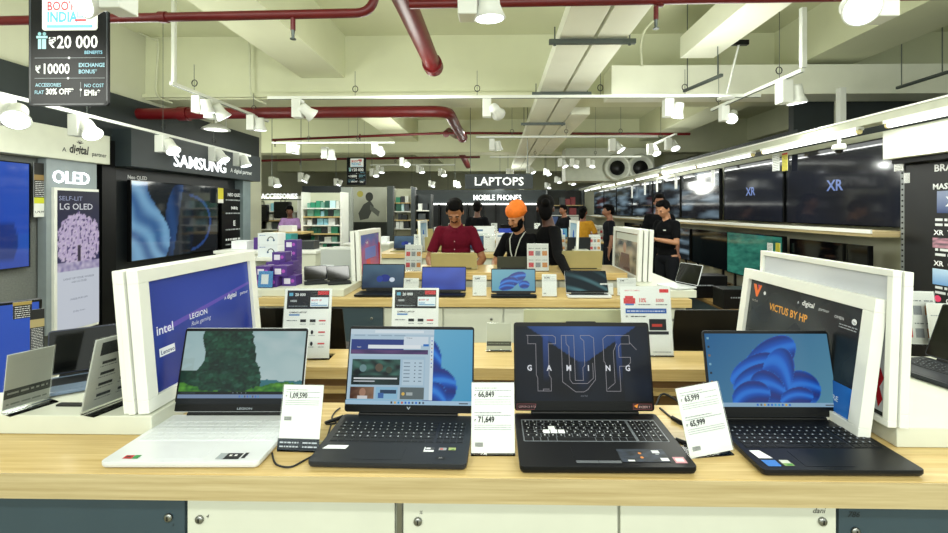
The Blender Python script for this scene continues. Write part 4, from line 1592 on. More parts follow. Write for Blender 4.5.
def tv(loc, rz, W, H, paint, label, group=None, depth=.05, bez=.012, screen=None, name='television', foot=False):
    """faces local -Y, origin at the bottom middle"""
    e = empty(name, loc, rz, label, 'television', group)
    t = MB(); t.box(-W / 2, W / 2, .0, depth, 0, H)
    t.build('housing', BLACK, e, .004)
    t = MB(Matrix.Translation((-W / 2, -.001, 0)) @ Matrix.Rotation(pi / 2, 4, 'X'))
    for (x0, x1, y0, y1) in ((0, W, 0, bez), (0, W, H - bez, H), (0, bez, bez, H - bez), (W - bez, W, bez, H - bez)):
        t.box(x0, x1, y0, y1, 0, .004)
    t.build('bezel', BLACKG, e)
    if paint:
        t = MB(Matrix.Translation((-W / 2 + bez, -.0015, bez)) @ Matrix.Rotation(pi / 2, 4, 'X'))
        paint(t, W - 2 * bez, H - 2 * bez)
        t.build('screen', screen or SCRG, e)
    else:
        t = MB(); t.box(-W / 2 + bez, W / 2 - bez, -.0025, 0, bez, H - bez)
        t.build('screen', BLACKG, e)
    if foot:
        for x in (-W * .35, W * .35):
            t = MB(); t.box(x - .015, x + .015, -.10, .12, -.228, -.215); t.box(x - .012, x + .012, 0, .03, -.22, .03)
            t.build('foot', BLACK, e)
    return e


SCRG = mat('glossy television picture', attr=True, emit='#ffffff', estr=.8, rough=.08, coat=.3)


def p_tvblue(t, w, h):
    def fn(u, v):
        c = mix(lin('#1c3aa8'), lin('#2a62d8'), .35 + .5 * v + .3 * noise.noise(V((u * 2, v * 2, 3))))
        if (u - .55) ** 2 / .06 + (v - .25) ** 2 / .04 < 1:
            c = mix(c, lin('#0d1c50'), .6)
        return c
    t.grid(0, 0, w, h, 30, 20, fn)


def price_strip(loc, rz, W, H, label, cols, name='price_tag', group=None):
    e = empty(name, loc, rz, label, 'price tag', group)
    t = MB(); t.box(-W / 2, W / 2, -.002, .002, 0, H)
    t.build('tag_board', WHITE, e)
    g = MB(Matrix.Translation((-W / 2, -.0022, 0)) @ Matrix.Rotation(pi / 2, 4, 'X'))
    y = H
    for (c, fr, tx) in cols:
        y2 = y - H * fr
        g.rect(0, y2, W, y, c)
        if tx:
            tc = '#e8eaea' if sum(lin(c)) < .6 else '#202428'
            if tx == '~':
                for k in range(int((y - y2) / (W * .16))):
                    scribble(g, W * .1, W * .9, y - (k + 1) * W * .16, W * .07, tc, seed=k)
            else:
                g.text(tx, W / 2, y2 + (y - y2) * .3, W * .26, tc, 'CENTER', .02)
        y = y2
    g.build('tag_print', PRINT, e)
    return e


yb, ya = yl(30), yl(-28)
zt_, zb_ = zat(29, 163), zat(29, 267)
tv((XW, (ya + yb) / 2, zb_), pi / 2, yb - ya, zt_ - zb_, p_tvblue, 'blue-lit television on the grey felt wall at the far left')
price_strip((XW + .03, (yl(31) + yl(43)) / 2, zat(37, 217)), pi / 2, yl(43) - yl(31), zat(37, 163) - zat(37, 217), 'black, yellow and white price tag beside the upper left television',
            [('#15140f', .22, None), ('#8a7040', .10, None), ('#15171a', .32, '~'), ('#c9cc2a', .11, None), ('#e0e3dc', .25, '1,79,990')])

# lit OLED panel
u0, u1 = 41, 92
ya, yb = yl(u0), yl(u1)
e = empty('advertising_lightbox', (XW + .01, (ya + yb) / 2, 0), 0, 'tall white lit advertising panel with white letters and a blossoming tree poster', 'advertising panel')
hw = (yb - ya) / 2
ztop = zat(70, 160)
t = MB(); t.box(-.05, .05, -hw, hw, .15, ztop)
t.build('panel_body', mat('pale panel', '#8f999d', .5, .1), e, .004)
g = MB(plane_at((.055, -hw + .02, zat(70, 184)), (0, 1, 0), (0, 0, 1)))
LETW = mat('lit letter', '#ffffff', .5, emit='#f6fbff', estr=1.5)
g.text('OLED', .03, 0, .20, (1, 1, 1), bold=.006, wide=.85, depth=.012)
g.build('lit_lettering', LETW, e)
py0, py1, pz0, pz1 = -hw + .08, hw - .01, zat(90, 322), zat(90, 192)
t = MB(); t.box(.05, .085, py0 - .03, py1 + .0, pz0 - .03, pz1 + .03)
pf = t.build('poster_frame', WHITE, e, .003)


def p_tree(t, w, h):
    def fn(u, v):
        v2 = (v - .42) / .58
        if v2 < 0:
            return lin('#dfe6f2')
        c = mix(lin('#2a2560'), lin('#0b1030'), v2)
        n = noise.noise(V((u * 14, v * 30, 2)))
        cx, cy = .5, .38
        d = ((u - cx) / .52) ** 2 + ((v2 - cy) / .34) ** 2
        if d + .35 * n < 1 and v2 > .10:
            c = mix(lin('#b9a0d8'), lin('#efe2f4'), .5 + .7 * noise.noise(V((u * 30, v * 60, 5))))
            if noise.noise(V((u * 20, v * 45, 7))) < -.25:
                c = lin('#4a3a78')
        if abs(u - .5) < .03 + .10 * max(0, .14 - v2) and v2 < .32:
            c = lin('#2c1d3c')
        if v2 < .12:
            c = mix(lin('#d8cfe8'), lin('#8f84b8'), .5 + n)
        return c
    t.grid(0, 0, w, h, 40, 110, fn)
    t.text('SELF-LIT', w * .03, h * .93, w * .14, '#aab4d8', wide=1.1)
    t.text('LG OLED', w * .04, h * .865, w * .20, '#f2f5fa', bold=.01, wide=.98)
    t.text('LIGHT UP YOUR WORLD', w * .5, h * .36, w * .065, '#5a6480', 'CENTER'); t.text('with LG OLED', w * .5, h * .335, w * .06, '#5a6480', 'CENTER')
    t.text('MADE FOR LIFE', w * .5, h * .21, w * .06, '#5a6480', 'CENTER'); t.text('Dolby Vision', w * .5, h * .12, w * .055, '#6a7490', 'CENTER')


g = MB(plane_at((.087, py0, pz0), (0, 1, 0), (0, 0, 1)))
p_tree(g, py1 - py0, pz1 - pz0)
g.build('poster', mat('backlit poster', attr=True, emit='#fff', estr=.75, rough=.3), pf)

# black side post and dark bay with the big television
e = empty('display_bay', (XW - .05, 7.2, 0), 0, 'black television bay with white lit brand sign at left', 'display bay')
y0, y1 = yl(99) - 7.2, yl(248) - 7.2
t = MB(); t.box(-.08, 0, y0, y1, 0, 2.62)
t.build('back_board', mat('charcoal board', '#12171b', .45, var=.1), e)
t = MB(); t.box(0, .30, yl(112) - 7.2, y1, zat(180, 174) - .0, zat(180, 143))
t.build('sign_band', mat('slate band', '#262f33', .5), e, .004)
t = MB(); t.box(0, .09, y0, yl(113) - 7.2, 0, zat(105, 140))
t.build('side_post', BLACK, e)
t = MB(); t.box(0, .16, y1 - .35, y1 - .1, 0, zat(250, 176))
t.build('end_post', mat('grey blue post', '#7f8f92', .4, .2), e, .003)
XS = XW + .26
t = MB(plane_at((.312, atX(173, 160, XS).y - 7.2, atX(173, 166, XS).z), (0, 1, 0), (0, 0, 1)))
sw = atX(227, 160, XS).y - atX(173, 160, XS).y
t.text('SAMSUNG', 0, 0, .26, (1, 1, 1), bold=.006, wide=sw / (.26 * 4.7), depth=.012)
t.build('lit_lettering', LETW, e)
g = MB(plane_at((.302, atX(231, 172, XS).y - 7.2, atX(231, 172, XS).z), (0, 1, 0), (0, 0, 1)))
g.text('A digital partner', 0, 0, .10, '#e4e8e8', bold=.01)
g.build('partner_logo', PRINT, e)
u0, u1 = 127, 215
ya, yb = yl(u0), yl(u1)
zt_, zb_ = zat(128, 180), zat(128, 262)


def p_samsung(t, w, h):
    def fn(u, v):
        c = mix(lin('#07090c'), lin('#20282c'), .25 + .5 * v + .3 * noise.noise(V((u * 4, v * 4, 1))))
        # blue wave fabric on the left, dark curved body in the middle
        e = .30 - .12 * v + .08 * sin(v * 5)
        if u < e + .04:
            n = sin((u * 2 + v) * 14 + 3 * noise.noise(V((u * 3, v * 3, 2))))
            c = mix(lin('#2f5f9c'), lin('#86bde4'), .5 + .4 * n)
        elif ((u - .50) / .17) ** 2 + ((v - .40) / .62) ** 2 < 1:
            c = mix(lin('#152a4c'), lin('#2c5288'), .5 + .4 * sin(u * 30 + v * 4))
            if u > .42 + .12 * v:
                c = mix(c, lin('#04070d'), .9)
        elif u > .60 and abs(sqrt((u - .62) ** 2 * 2.2 + (v - .45) ** 2) - .40) < .02:
            c = lin('#2a4a86')
        return c
    t.grid(0, 0, w, h, 70, 44, fn)


tv((XW + .05, (ya + yb) / 2, zb_), pi / 2, yb - ya, zt_ - zb_, p_samsung, 'large television with blue flowing picture in the black bay at left')
g = MB(plane_at((.002, yl(131) - 7.2, zat(131, 178.5)), (0, 1, 0), (0, 0, 1))); g.text('Neo QLED', 0, 0, .07, '#eef0f0', bold=.02)
g.build('small_lettering', PRINT, e)
price_strip((XW + .12, (yl(211) + yl(216.5)) / 2, zat(214, 203)), pi / 2, yl(216.5) - yl(211), zat(214, 188) - zat(214, 203), 'yellow price tag on the corner of the large bay television', [('#d0c52a', .75, None), ('#e8e8e0', .25, None)])
# feature panel right of it
e2 = empty('feature_board', (XW + .05, (yl(219) + yl(243)) / 2, zat(230, 262)), 0, 'black feature board with white icons right of the large bay television', 'board')
hw = (yl(243) - yl(219)) / 2
H_ = zat(230, 189) - zat(230, 262)
t = MB(); t.box(-.04, 0, -hw, hw, 0, H_)
t.build('board', BLACK, e2)
g = MB(plane_at((.002, -hw, 0), (0, 1, 0), (0, 0, 1)))
for k, (yy, tx) in enumerate(((.90, 'NEO QLED'), (.72, '144Hz'), (.50, 'E'), (.30, '~'), (.16, 'S'))):
    if tx == '~':
        scribble(g, hw * .3, hw * 1.7, H_ * yy, .05, '#dfe3e4')
    else:
        g.text(tx, hw, H_ * yy, .08 if len(tx) > 3 else .13, '#eef1f2', 'CENTER', .02)
    scribble(g, hw * .3, hw * 1.7, H_ * (yy - .06), .03, '#aab0b2', seed=k)
g.build('board_print', PRINT, e2)

# lower television standing obliquely at the far left with its tags
p0 = atY(42, 370, 2.35)
zT, zB = 1.02, .46
d_ = radians(52)
Wt = .95
cx, cy = p0.x - cos(d_) * Wt / 2, p0.y - sin(d_) * Wt / 2
tv((cx, cy, zB), d_, Wt, zT - zB, p_tvblue, 'blue-lit television standing low at the far left behind the plinth')
e = empty('television_stand', (cx, cy, 0), d_, 'white low stand under the far left television', 'stand')
t = MB(); t.box(-.6, .6, -.12, .25, 0, zB - .001); t.build('body', CREAM, e, .004)
t = MB(); t.box(-.58, .58, -.125, -.121, .04, zB - .04); t.build('front_panel', WHITE, e)
for (k, off, zz, w_, h_, cl, lab) in ((0, .40, zT - .09, .07, .09, [('#a8904a', .2, None), ('#17181a', .8, '~')], 'small black and gold tag on the top corner of the far left television'),
                                      (1, .455, zT - .27, .055, .22, [('#17181a', .25, None), ('#b0a070', .2, None), ('#202428', .55, '~')], 'long black feature tag on the right edge of the far left television')):
    price_strip((cx + cos(d_) * off + sin(d_) * .02, cy + sin(d_) * off - cos(d_) * .02, zz), d_, w_, h_, lab, cl)

# big black hanging offer board and its small twin far away
def offer_board(loc, W, H, label, rz=0.0, wires=True):
    e = empty('hanging_offer_board', loc, rz, label, 'hanging sign')
    t = MB(Matrix.Rotation(pi / 2, 4, 'X')); t.prism(rrect(-W / 2, 0, W / 2, H, W * .04, 3), -.006, .006)
    t.build('board', mat('black glossy board', '#0c0e10', .3, spec=.2), e, .001)
    g = MB(Matrix.Translation((-W / 2, -.0065, 0)) @ Matrix.Rotation(pi / 2, 4, 'X'))
    g.line(rrect(W * .02, W * .02, W * .98, H - W * .02, W * .03, 3) + [(W * .98 - W * .03, W * .02)], W * .012, '#3c4246')
    s = W
    g.rect(s * .12, s * .70, s * .16, s * .82, '#9fd0d8'); g.rect(s * .17, s * .70, s * .22, s * .82, '#9fd0d8'); g.rect(s * .10, s * .83, s * .24, s * .86, '#9fd0d8')
    g.disc(s * .14, s * .885, s * .022, '#7fb0b8'); g.disc(s * .20, s * .885, s * .022, '#7fb0b8')
    g.text('\u20b9', s * .255, s * .715, s * .17, '#e6eaea', bold=.02)
    g.text('20 000', s * .355, s * .71, s * .215, '#f2f4f4', bold=.02, wide=.86)
    g.text('BENEFITS', s * .70, s * .635, s * .055, '#7fb8d0', bold=.02)
    g.rect(s * .08, s * .585, s * .96, s * .590, '#8a9296'); g.disc(s * .51, s * .587, s * .014, '#f2f4f4')
    g.text('\u20b9', s * .09, s * .405, s * .12, '#e6eaea', bold=.02)
    g.text('10000', s * .17, s * .395, s * .175, '#f2f4f4', bold=.02, wide=.80)
    g.text('EXCHANGE', s * .63, s * .475, s * .068, '#8fc4d8', bold=.02, wide=.9); g.text('BONUS*', s * .63, s * .395, s * .068, '#8fc4d8', bold=.02, wide=.9)
    g.rect(s * .08, s * .335, s * .96, s * .340, '#8a9296'); g.disc(s * .50, s * .337, s * .014, '#f2f4f4')
    g.text('ACCESSORIES', s * .09, s * .235, s * .062, '#8fc4d8', bold=.01, wide=.85)
    g.text('FLAT', s * .08, s * .145, s * .062, '#8fc4d8', bold=.01, wide=.85); g.text('30% OFF*', s * .22, s * .14, s * .10, '#f2f4f4', bold=.03, wide=.84)
    g.rect(s * .655, s * .11, s * .66, s * .29, '#8a9296'); g.disc(s * .66, s * .195, s * .012, '#f2f4f4')
    g.text('NO COST', s * .70, s * .225, s * .062, '#8fc4d8', bold=.01, wide=.9); g.text('EMIs*', s * .70, s * .125, s * .095, '#f2f4f4', bold=.03, wide=.9)
    g.build('board_print', PRINTG, e)
    t = MB(Matrix.Translation((0, -.012, -.06 * W)) @ Matrix.Rotation(pi / 2, 4, 'X')); t.prism(rrect(-W * .31, s * .98, W * .37, s * 1.42, W * .03, 3), -.003, .003)
    pn = t.build('raised_panel', WHITE, e)
    g = MB(Matrix.Translation((-W / 2, -.0155, -.06 * W)) @ Matrix.Rotation(pi / 2, 4, 'X'))
    g.rect(s * .205, s * .99, s * .855, s * 1.41, '#eef2f4')
    g.text('BOOT UP', s * .25, s * 1.225, s * .155, '#c8323c', bold=.03, wide=.80)
    g.text('INDIA', s * .25, s * 1.085, s * .175, '#4aa0d0', bold=.035, wide=.80)
    g.rect(s * .62, s * 1.13, s * .72, s * 1.22, '#8ab4cc'); g.rect(s * .64, s * 1.15, s * .70, s * 1.20, '#e0ecf2'); g.rect(s * .60, s * 1.09, s * .74, s * 1.115, '#c8323c')
    g.rect(s * .25, s * 1.01, s * .82, s * 1.045, '#6ab0d8'); g.rect(s * .60, s * 1.30, s * .78, s * 1.37, '#c8323c')
    g.build('panel_print', PRINT, pn)
    if wires:
        for x in (-W * .4, W * .4):
            t = MB(); t.cyl((x, 0, H - .01), (x, 0, ZS - loc[2]), .0025, n=5)
            t.build('hanging_wire', GALV, e)
    return e


p = atY(69.5, 106, 2.55)
offer_board(tuple(p), .49, .70, 'large black hanging offer board at the top left')
p = atY(356.5, 185, 11)
offer_board(tuple(p), .50, .71, 'small-looking black hanging offer board far away above the accessories')
# =========================================================== right wall zone
XT = 3.50
def yr(u, X=XT):
    return atX(u, 200, X).y


def zr(u, v, X=XT):
    return atX(u, v, X).z


def p_xr(seed, txt=None):
    def f(t, w, h):
        t.grid(0, 0, w, h, 24, 14, lambda u, v: mix(lin('#020305'), lin('#101a2e'), .25 + .25 * u + .5 * noise.noise(V((u * 2, v * 2, seed)))))
        if txt:
            t.text(txt, w * .5, h * .44, h * .20, '#8ea8e8', 'CENTER', .02)
    return f


def p_glare(seed):  # silvery glare streaks painted into the screen colour
    def f(t, w, h):
        def fn(u, v):
            n = noise.noise(V((u * 1.2, v * 6, seed))) + .5 * noise.noise(V((u * 3, v * 14, seed + 3)))
            return mix(lin('#070c14'), lin('#8aa4b4'), max(0, n + .1) * 1.1)
        t.grid(0, 0, w, h, 36, 20, fn)
    return f


# wall televisions in a row; the visitor sees them edge on
zb, zt = 1.36, 2.17
P0 = yr(903)
tvs = [(P0, yr(786), 'XR', 'nearest wall television on the right, showing two letters'), (yr(784), yr(724), 'XR', 'second wall television on the right, with dim letters on it')]
y = yr(720)
names = ['third', 'fourth', 'fifth', 'sixth', 'seventh', 'eighth']
for k in range(6):
    tvs.append((y, y + 1.40, None, names[k] + ' wall television on the right, counted from the front'))
    y += 1.46
for k, (a, b, tx, lab) in enumerate(tvs):
    tv((XT, (a + b) / 2, zb), -pi / 2, b - a - .02, zt - zb, p_xr(k, tx) if k < 2 else p_glare(k), lab, group='row of wall televisions')

# shelf under them
e = empty('wall_shelf', (3.4, 8.5, 1.28), 0, 'long oak shelf with white lip under the wall televisions on the right', 'shelf')
t = MB(); t.box(-.16, .25, P0 - 8.5, 7.5, 0, .05); t.build('board', OAKEDGE, e)
t = MB(); t.box(-.175, -.16, P0 - 8.5, 7.5, .03, .065); t.build('lip', WHITE, e)
# slotted post
p = yr(905.5)
e = empty('slotted_post', (XT - .02, P0 - .02, 0), 0, 'grey slotted upright between the wall televisions and the black banner', 'post')
t = MB(); t.box(-.02, .02, -.035, .0, .5, 2.2); t.build('upright', mat('grey post', '#8b9090', .4, .5), e, .002)
t = MB()
for k in range(34):
    t.box(-.0215, -.0205, -.026, -.010, .6 + k * .047, .615 + k * .047)
    t.box(-.012, .004, -.0365, -.0355, .6 + k * .047, .615 + k * .047)
t.build('slots', BLACK, e)
# header and banner
YB = yr(909)
e = empty('fascia_header', (XT, YB - .5, 1.94), 0, 'cream box header above the black banner at the right edge', 'header')
t = MB(); t.box(-.22, .10, -.9, .5, 0, .24); t.build('box', CREAM, e, .004)
t = MB(); t.box(-.16, .10, -.9, .48, -.04, -.001); t.build('underside_strip', BLACK, e)
e = empty('feature_banner', (XT - .02, YB - .01, .25), 0, 'tall black banner with product feature pictures at the right edge', 'banner')
t = MB(); t.box(-.03, .02, -1.1, 0, 0, 1.64); t.build('banner_body', mat('satin black board', '#0c0e11', .4), e, .003)
g = MB(plane_at((-.032, 0, 0), (0, -1, 0), (0, 0, 1)))
XBp = XT - .052
def bu(u): return YB - .01 - atX(u, 200, XBp).y
def bz(v, u=940): return atX(u, v, XBp).z - .25
x_ = bu(934)
g.text('BRAVIA XR', x_, bz(171), .075, '#eceeee', bold=.03)
g.text('OLED', x_ + .13, bz(181), .075, '#eceeee', bold=.03)
g.text('MASTER Series', x_ - .01, bz(189), .060, '#eceeee', bold=.03)
g.grid(bu(937), bz(213), bu(937) + .34, bz(191), 8, 8, lambda u, v: mix(lin('#2a3c6a'), lin('#8a96b4'), v))
g.text('XR', bu(937) + .07, bz(206), .10, '#eceeee', bold=.03)
for k, v in enumerate((221, 226, 251, 256, 289, 294)):
    scribble(g, x_ + .01, x_ + .33, bz(v), .028, '#d4d8d8', seed=k)
g.text('XR  TRILUMINOS', x_, bz(235), .055, '#eceeee', bold=.02)
g.grid(x_ - .01, bz(248), x_ + .35, bz(238), 12, 5, lambda u, v: mix(lin('#c890a0'), lin('#40404a'), .5 + noise.noise(V((u * 8, v * 4, 1)))))
g.text('XR  CLEAR IMAGE', x_, bz(266), .055, '#eceeee', bold=.02)
g.grid(x_ - .01, bz(285), x_ + .35, bz(269), 8, 8, lambda u, v: mix(lin('#6a9ad0'), lin('#b8d4ec'), v))
g.disc(x_ + .03, bz(299), .026, '#e0406a'); g.text('Google', x_ + .09, bz(302), .05, '#eceeee', bold=.02)
g.poly([(x_, bz(320)), (x_ + .16, bz(320)), (x_ + .16, bz(311)), (x_ + .08, bz(304)), (x_, bz(311))], '#b86a8a')
g.poly([(x_ + .02, bz(320)), (x_ + .08, bz(320)), (x_ + .08, bz(310)), (x_ + .02, bz(312))], '#4a9ae0')
g.rect(x_ + .01, bz(332), x_ + .06, bz(328), '#e0b040'); g.text('Google TV', x_ + .09, bz(333), .05, '#eceeee', bold=.02)
g.disc(x_ + .05, bz(343), .05, '#3a5ac0')
g.build('banner_print', PRINT, e)

# canopy with tube lights
e = empty('light_canopy', (3.2, 8, 2.24), 0, 'cream canopy beam running back above the wall televisions', 'canopy')
t = MB(); t.box(-.05, .08, -6.3, 8.5, 0, .065); t.build('beam', mat('dull cream rail', '#b4b7a4', .6), e, .003)
e_end = MB(); e_end.box(-.06, .0, -6.3, 8.5, .065, .078); e_end.build('top_trim', WHITE, e)
k = 0
for (a, b) in [(2.55, yr(887, 3.17)), (yr(860, 3.17), yr(763, 3.17)), (yr(753, 3.17), yr(698, 3.17))] + [(6.85 + 1.55 * q, 8.25 + 1.55 * q) for q in range(6)]:
    L_ = b - a
    e = empty('tube_light', (3.17, (a + b) / 2, 2.20), 0, ['white tube light at the top right edge', 'white tube light second from the right edge', 'white tube light third from the right edge', 'white tube light fourth from the right edge', 'white tube light fifth from the right edge', 'white tube light sixth from the right edge', 'white tube light seventh from the right edge', 'white tube light eighth from the right edge', 'farthest white tube light on the right'][k], 'tube light', 'tube lights under the canopy')
    t = MB(); t.box(-.035, .035, -L_ / 2, L_ / 2, .012, .04); t.build('batten', WHITE, e)
    t = MB(); t.cyl((0, -L_ / 2 + .02, 0), (0, L_ / 2 - .02, 0), .022, n=12); t.build('tube', TUBEG, e)
    for s_ in (-1, 1):
        t = MB(); t.cyl((0, s_ * (L_ / 2 - .02), 0), (0, s_ * L_ / 2, 0), .024, n=12); t.build('end_cap', mat('cream cap', '#d8c890', .5), e)
    if k < 6:
        l = bpy.data.lights.new('tube_glow', 'AREA'); l.shape = 'RECTANGLE'; l.size = .05; l.size_y = L_; l.energy = 8; l.color = (.97, 1, .96)
        o = bpy.data.objects.new('tube_glow', l); COL.objects.link(o); o.location = (3.17, (a + b) / 2, 2.17)
    k += 1
# dome camera
p = atX(839, 150, 3.17)
e = empty('dome_camera', p, 0, 'white security camera dome hanging below the tube lights at right', 'camera')
t = MB(); t.lathe([(0, .055), (.05, .05), (.055, .02), (.05, .0), (.0, 0)], 20); t.build('housing', WHITE, e)
t = MB(); t.sphere((0, 0, 0), (.034, .034, .03), 14, 8); t.build('dome', BLACKG, e)
t = MB(); t.cyl((0, 0, .05), (0, 0, 2.2 - p.z + .0), .012, n=8); t.build('stem', WHITE, e)
# another camera/projector stem on the right track
p = atY(739, 44, 4.9)
e = empty('drop_antenna', p, 0, 'white pole with black clamp hanging from the right-hand duct', 'ceiling pole')
q = atY(726, 97, 4.9) - p
t = MB(); t.tube([(0, 0, 0), q], .012, 8); t.build('pole', LIGHTW, e)
t = MB(); t.box(-.10, .10, -.03, .03, -.015, .04); t.build('clamp', BLACK, e, .006)
t = MB(); t.cyl(q, q + V((0, 0, -.015)), .09, n=16); t.build('base_disc', LIGHTW, e)

# tags hanging on the televisions
def tag_r(u, v0, v1, w, label, cols, X=XT - .06):
    y_ = atX(u, v0, X).y
    z1, z0 = atX(u, v0, X).z, atX(u, v1, X).z
    return price_strip((X, y_, z0), -pi / 2, w, z1 - z0, label, cols)


tag_r(899, 132, 171, .085, 'tall white price tag on the near corner of the nearest wall television', [('#c8a040', .12, None), ('#1a4a30', .12, None), ('#202a28', .10, None), ('#e8eae4', .66, '~')])
tag_r(776, 154, 171, .13, 'white price tag at the joint of the two nearest wall televisions', [('#dfe2dc', 1, '~')])
tag_r(785, 153, 171, .10, 'yellow price tag at the joint of the two nearest wall televisions', [('#c83a30', .1, None), ('#cfc42e', .9, '~')])
tag_r(907, 173, 183, .05, 'tiny white tag on the slotted upright', [('#e0e2de', 1, '~')], X=XT - .05)
for k, u in enumerate((713, 676, 657, 645, 632)):
    tag_r(u, 170 + k * 4, 186 + k * 3, .11, ['narrow white price tag hanging at the third wall television', 'narrow white price tag hanging at the fourth wall television', 'narrow white price tag hanging at the fifth wall television', 'narrow white price tag hanging at the sixth wall television', 'narrow white price tag hanging at the seventh wall television'][k], [('#e0e2dc', 1, '~')])

# lower televisions on a low platform
e = empty('low_platform', (2.98, 10, 0), 0, 'long low brown platform along the right wall under the televisions', 'platform')
t = MB(); t.box(-.36, .60, -5.8, 3, .36, .40); t.build('top_board', wood('brown laminate', '#7a6034', '#967a48', .45), e, .002)
t = MB(); t.box(-.32, .58, -5.75, 3, 0, .359); t.build('body', BROWN, e)
t = MB(); t.box(-.325, -.321, -5.75, 3, .06, .33); t.build('face_panel', DGREY, e)


def p_teal(t, w, h):
    t.grid(0, 0, w, h, 40, 26, lambda u, v: mix(lin('#14584e'), lin('#3f9a80'), .45 + .6 * noise.noise(V((u * 4, v * 8, 4))) + .4 * noise.noise(V((u * 14, v * 20, 9)))))


XQ = 3.30
ya, yb = yr(783, XQ), yr(727, XQ)
tv((XQ, (ya + yb) / 2, .63), -pi / 2, yb - ya, .58, p_teal, 'lower television with a teal picture under the shelf at right', foot=True)
tag_r(770, 243, 252, .10, 'small white tag on the teal television', [('#e0e4de', 1, '~')], X=XQ - .03)
tag_r(778, 243, 252, .08, 'small yellow tag on the teal television', [('#d0c83a', 1, '~')], X=XQ - .03)
for k, (a, b, lab) in enumerate(((yr(868, XQ + .05), yr(845, XQ + .05) - .02, 'narrow black screen under the shelf nearest the slotted upright'), (yr(843, XQ + .05), yr(790, XQ + .05), 'black switched-off television under the shelf, right of the teal one'),
                                 (yb + .06, yb + 1.2, 'black switched-off television left of the teal one'), (yb + 1.3, yb + 2.5, 'dark television under the shelf beyond the guard'),
                                 (yb + 2.6, yb + 3.8, 'dark television far along the low platform'), (yb + 3.9, yb + 5.1, 'farthest dark television on the low platform'))):
    tv((XQ + .05, (a + b) / 2, .63), -pi / 2, b - a, .56, None if k != 3 else p_glare(22), lab, foot=True, group='lower televisions')
ya, yb = yr(948, XQ + .1), yr(870, XQ + .1)
r_ = random.Random(5)
for k, (u, v0, v1) in enumerate(((699, 270, 290), (709, 275, 294))):
    z_ = .40
    pp = atZ(u, v1, z_)
    card_stand((pp.x, pp.y, z_ + .001), radians(-25), .085, (v1 - v0) / F * pp.y * 1.02, price_paint('24,990'), ['left one of two small white cards on the brown platform', 'right one of two small white cards on the brown platform'][k], tilt=5)
# black cartons on the platform
for k, (u, y_, w_, h_, lab) in enumerate(((705, 5.6, .45, .28, 'black carton on the brown platform, left one'), (742, 5.0, .55, .22, 'long black carton on the brown platform, right one'))):
    pp = atY(u, 280, y_)
    e = empty('carton', (pp.x, y_, .401), 0, lab, 'box')
    t = MB(); t.box(-w_ / 2, w_ / 2, -.12, .12, 0, h_); t.build('box_body', BLACK, e, .004)
    t = MB(Matrix.Translation((0, -.121, 0)) @ Matrix.Rotation(pi / 2, 4, 'X')); scribble(t, -w_ * .35, w_ * .1, h_ * .55, .02, '#8a9094'); t.build('box_print', PRINT, e)

# right end of the plinth: a laptop and cards at the image edge
laptop((1.44, 1.36, PZ + .001), radians(-78), .34, .22, 'grey laptop cut by the right edge of the picture, on the right plinth', GRAPH, KEYG, None, .20, tilt=25, simple=False, legends='#8a9096')
def six_icons(t, W, H):
    t.rect(W * .03, H * .03, W * .97, H * .97, '#d9dbd6')
    for r_ in range(2):
        for k in range(3):
            t.rect(W * (.08 + .31 * k), H * (.55 - .42 * r_), W * (.31 + .31 * k), H * (.72 - .42 * r_), ['#c8444a', '#8a8e92', '#c88a4a'][k])
            scribble(t, W * (.08 + .31 * k), W * (.32 + .31 * k), H * (.80 - .42 * r_), H * .03, '#6a7074', seed=k)
def rcard(u, v, y_, W_, H_, rz, pt, lab):
    pp = atY(u, v, y_)
    return card_stand((pp.x, y_, PZ + .001), rz, W_, H_, pt, lab, tilt=8, name='offer_card', cat='offer card')
rcard(921, 350, 1.72, .13, .21, radians(-8), six_icons, 'white card with six small coloured icons behind the right edge laptop')
def pic_card(t, W, H):
    t.rect(W * .03, H * .03, W * .97, H * .97, '#e4e2da'); t.rect(W * .2, H * .1, W * .95, H * .45, '#5a2c1c'); t.rect(W * .4, H * .2, W * .9, H * .35, '#c87a3a')
    scribble(t, W * .1, W * .8, H * .7, H * .03)
rcard(950, 360, 1.68, .13, .17, radians(-8), pic_card, 'white card with a brown picture at the right image edge')
# ====================================================== middle counters
ZR = 1.035
def counter(y0, y1, x0, x1, z, label, doors=6, open_=None, col=None, legs=False):
    e = empty('display_counter', ((x0 + x1) / 2, (y0 + y1) / 2, 0), 0, label, 'counter')
    hx, hy = (x1 - x0) / 2, (y1 - y0) / 2
    t = MB(); t.box(-hx, hx, -hy, hy, z - .055, z); t.build('counter_top', OAK, e, .002)
    t = MB(); t.box(-hx + .02, hx - .02, -hy + .05, hy - .02, 0, z - .056); t.build('carcass', BROWN if legs else CREAM, e)
    w = 2 * (hx - .03) / doors if doors else 0
    for k in range(doors):
        xa = -hx + .03 + k * w
        dark = open_ and k in open_
        t = MB(); t.box(xa + .006, xa + w - .006, -hy + .03, -hy + .049, .12, z - .07)
        t.build('cabinet_door', DGREY if dark else CREAM, e, .001)
        key_lock(e, (xa + w - .08, -hy + .03, z - .14))
    return e


